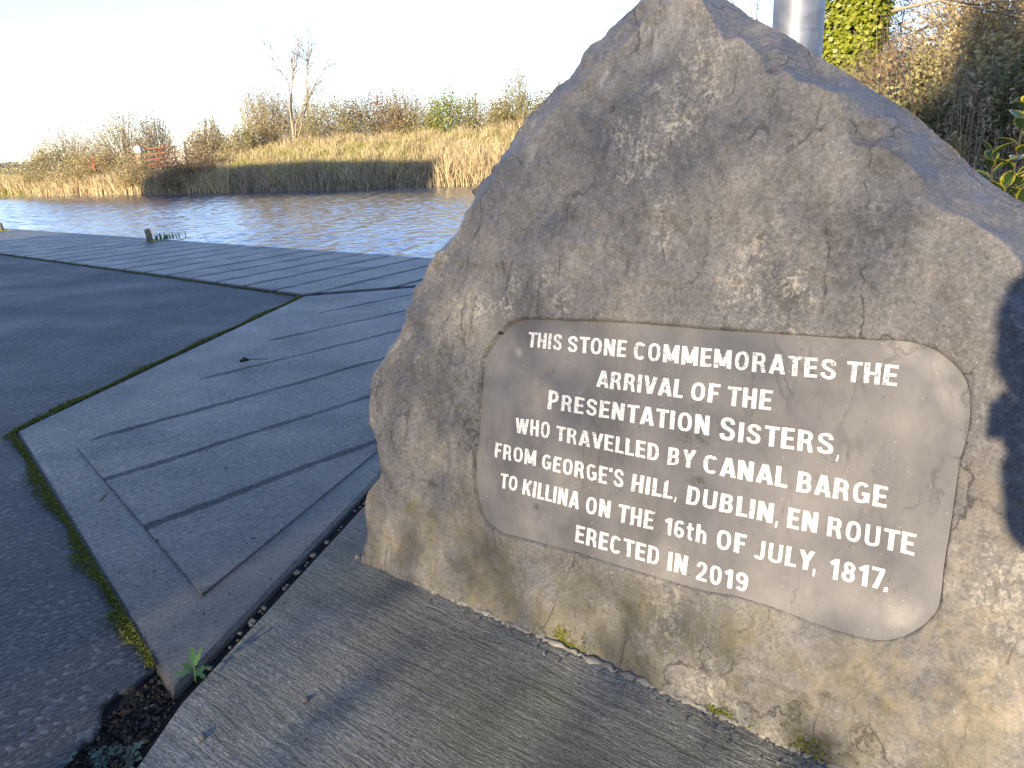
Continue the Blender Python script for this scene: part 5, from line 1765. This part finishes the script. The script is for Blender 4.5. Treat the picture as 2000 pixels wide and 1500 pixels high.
per = empty('person', (.0, -.5, 0), 'person in a dark jacket holding a phone towards the boulder', 'person')
J = {'pel': (.02, -.52, .9), 'wai': (.01, -.52, 1.05), 'che': (-.04, -.5, 1.25), 'nek': (-.15, -.46, 1.4), 'jaw': (-.21, -.43, 1.48), 'hed': (-.25, -.41, 1.57), 'crn': (-.255, -.42, 1.65),
     'shl': (-.2, -.49, 1.33), 'ell': (-.17, -.32, 1.12), 'wrl': (-.07, -.1, 1.22), 'shr': (.15, -.5, 1.33), 'elr': (.22, -.3, 1.12), 'wrr': (.07, -.1, 1.22),
     'hil': (-.07, -.52, .86), 'knl': (-.1, -.48, .48), 'anl': (-.11, -.55, .08), 'tol': (-.13, -.42, .03),
     'hir': (.11, -.52, .86), 'knr': (.13, -.48, .48), 'anr': (.15, -.55, .08), 'tor': (.17, -.42, .03)}
Rr = {'pel': (.15, .11), 'wai': (.13, .1), 'che': (.16, .12), 'nek': .055, 'jaw': .068, 'hed': (.08, .1), 'crn': .055, 'shl': .065, 'ell': .045, 'wrl': .03, 'shr': .065, 'elr': .045, 'wrr': .03,
      'hil': .09, 'knl': .058, 'anl': .045, 'tol': .035, 'hir': .09, 'knr': .058, 'anr': .045, 'tor': .035}
ks = list(J)
ed = [('pel', 'wai'), ('wai', 'che'), ('che', 'nek'), ('nek', 'jaw'), ('jaw', 'hed'), ('hed', 'crn'), ('che', 'shl'), ('shl', 'ell'), ('ell', 'wrl'), ('che', 'shr'), ('shr', 'elr'), ('elr', 'wrr'),
      ('pel', 'hil'), ('hil', 'knl'), ('knl', 'anl'), ('anl', 'tol'), ('pel', 'hir'), ('hir', 'knr'), ('knr', 'anr'), ('anr', 'tor')]
skin_body('body', [J[k] for k in ks], [(ks.index(a), ks.index(b)) for a, b in ed], [Rr[k] for k in ks], 0, MAT['jacket'], per)
for sx in (-1, 1):                                   # hands round the phone
    wv_ = np.array([.07 * sx, -.1, 1.22]); pv3 = np.array([.05 * sx, -.05, 1.27])
    vs = [wv_, pv3]; es = [(0, 1)]; rs = [.024, .028]
    for kf, dz in enumerate((.035, .015, -.005, -.025)):
        k1 = pv3 + np.array([.012 * sx, .015, dz]); k2 = k1 + np.array([-.006 * sx, .022, .004]); k3 = k2 + np.array([-.022 * sx, -.002, .002])
        i0 = len(vs); vs += [k1, k2, k3]; es += [(1, i0), (i0, i0 + 1), (i0 + 1, i0 + 2)]; rs += [.009, .008, .007]
    i0 = len(vs); vs += [pv3 + np.array([-.012 * sx, -.018, .02]), pv3 + np.array([-.02 * sx, -.02, .05])]; es += [(1, i0), (i0, i0 + 1)]; rs += [.011, .008]
    skin_body('hand', vs, es, rs, 0, MAT['skin'], per)
bmh = bmesh.new(); bmesh.ops.create_uvsphere(bmh, u_segments=24, v_segments=16, radius=1)
hc = np.array(J['hed'])
Vh = np.array([v.co[:] for v in bmh.verts]); Fh = [tuple(v.index for v in f.verts) for f in bmh.faces]; bmh.free()
Vface = Vh * np.array([.076, .096, .118])
front = np.clip(Vh[:, 1], 0, 1)
Vface[:, 1] += .018 * np.exp(-((Vh[:, 0] / .16) ** 2 + ((Vh[:, 2] + .12) / .22) ** 2)) * (front > .6)      # nose
Vface[:, 1] -= .008 * (np.exp(-(((np.abs(Vh[:, 0]) - .38) / .16) ** 2 + ((Vh[:, 2] - .1) / .12) ** 2))) * (front > .5)
mesh_obj('head', Vface + hc, Fh, MAT['skin'], per, True)
Vhair = Vh * np.array([.088, .108, .128]) + rng.normal(0, .002, Vh.shape)
Vhair[:, 1] = np.minimum(Vhair[:, 1] - .012, .06 + .3 * np.clip(Vh[:, 2], 0, 1) * .1)
Vhair[:, 2] = np.where(Vh[:, 2] < -.2, Vhair[:, 2] - .03, Vhair[:, 2])
mesh_obj('hair', Vhair + hc, Fh, MAT['hair'], per, True)
ph = empty('phone', (0, -.03, 1.3), 'black phone held in both hands', 'phone')
pr = Parts(); pr.box((0, -.016, 1.262), .155, .009, .076); pr.build('case', MAT['black'], ph)
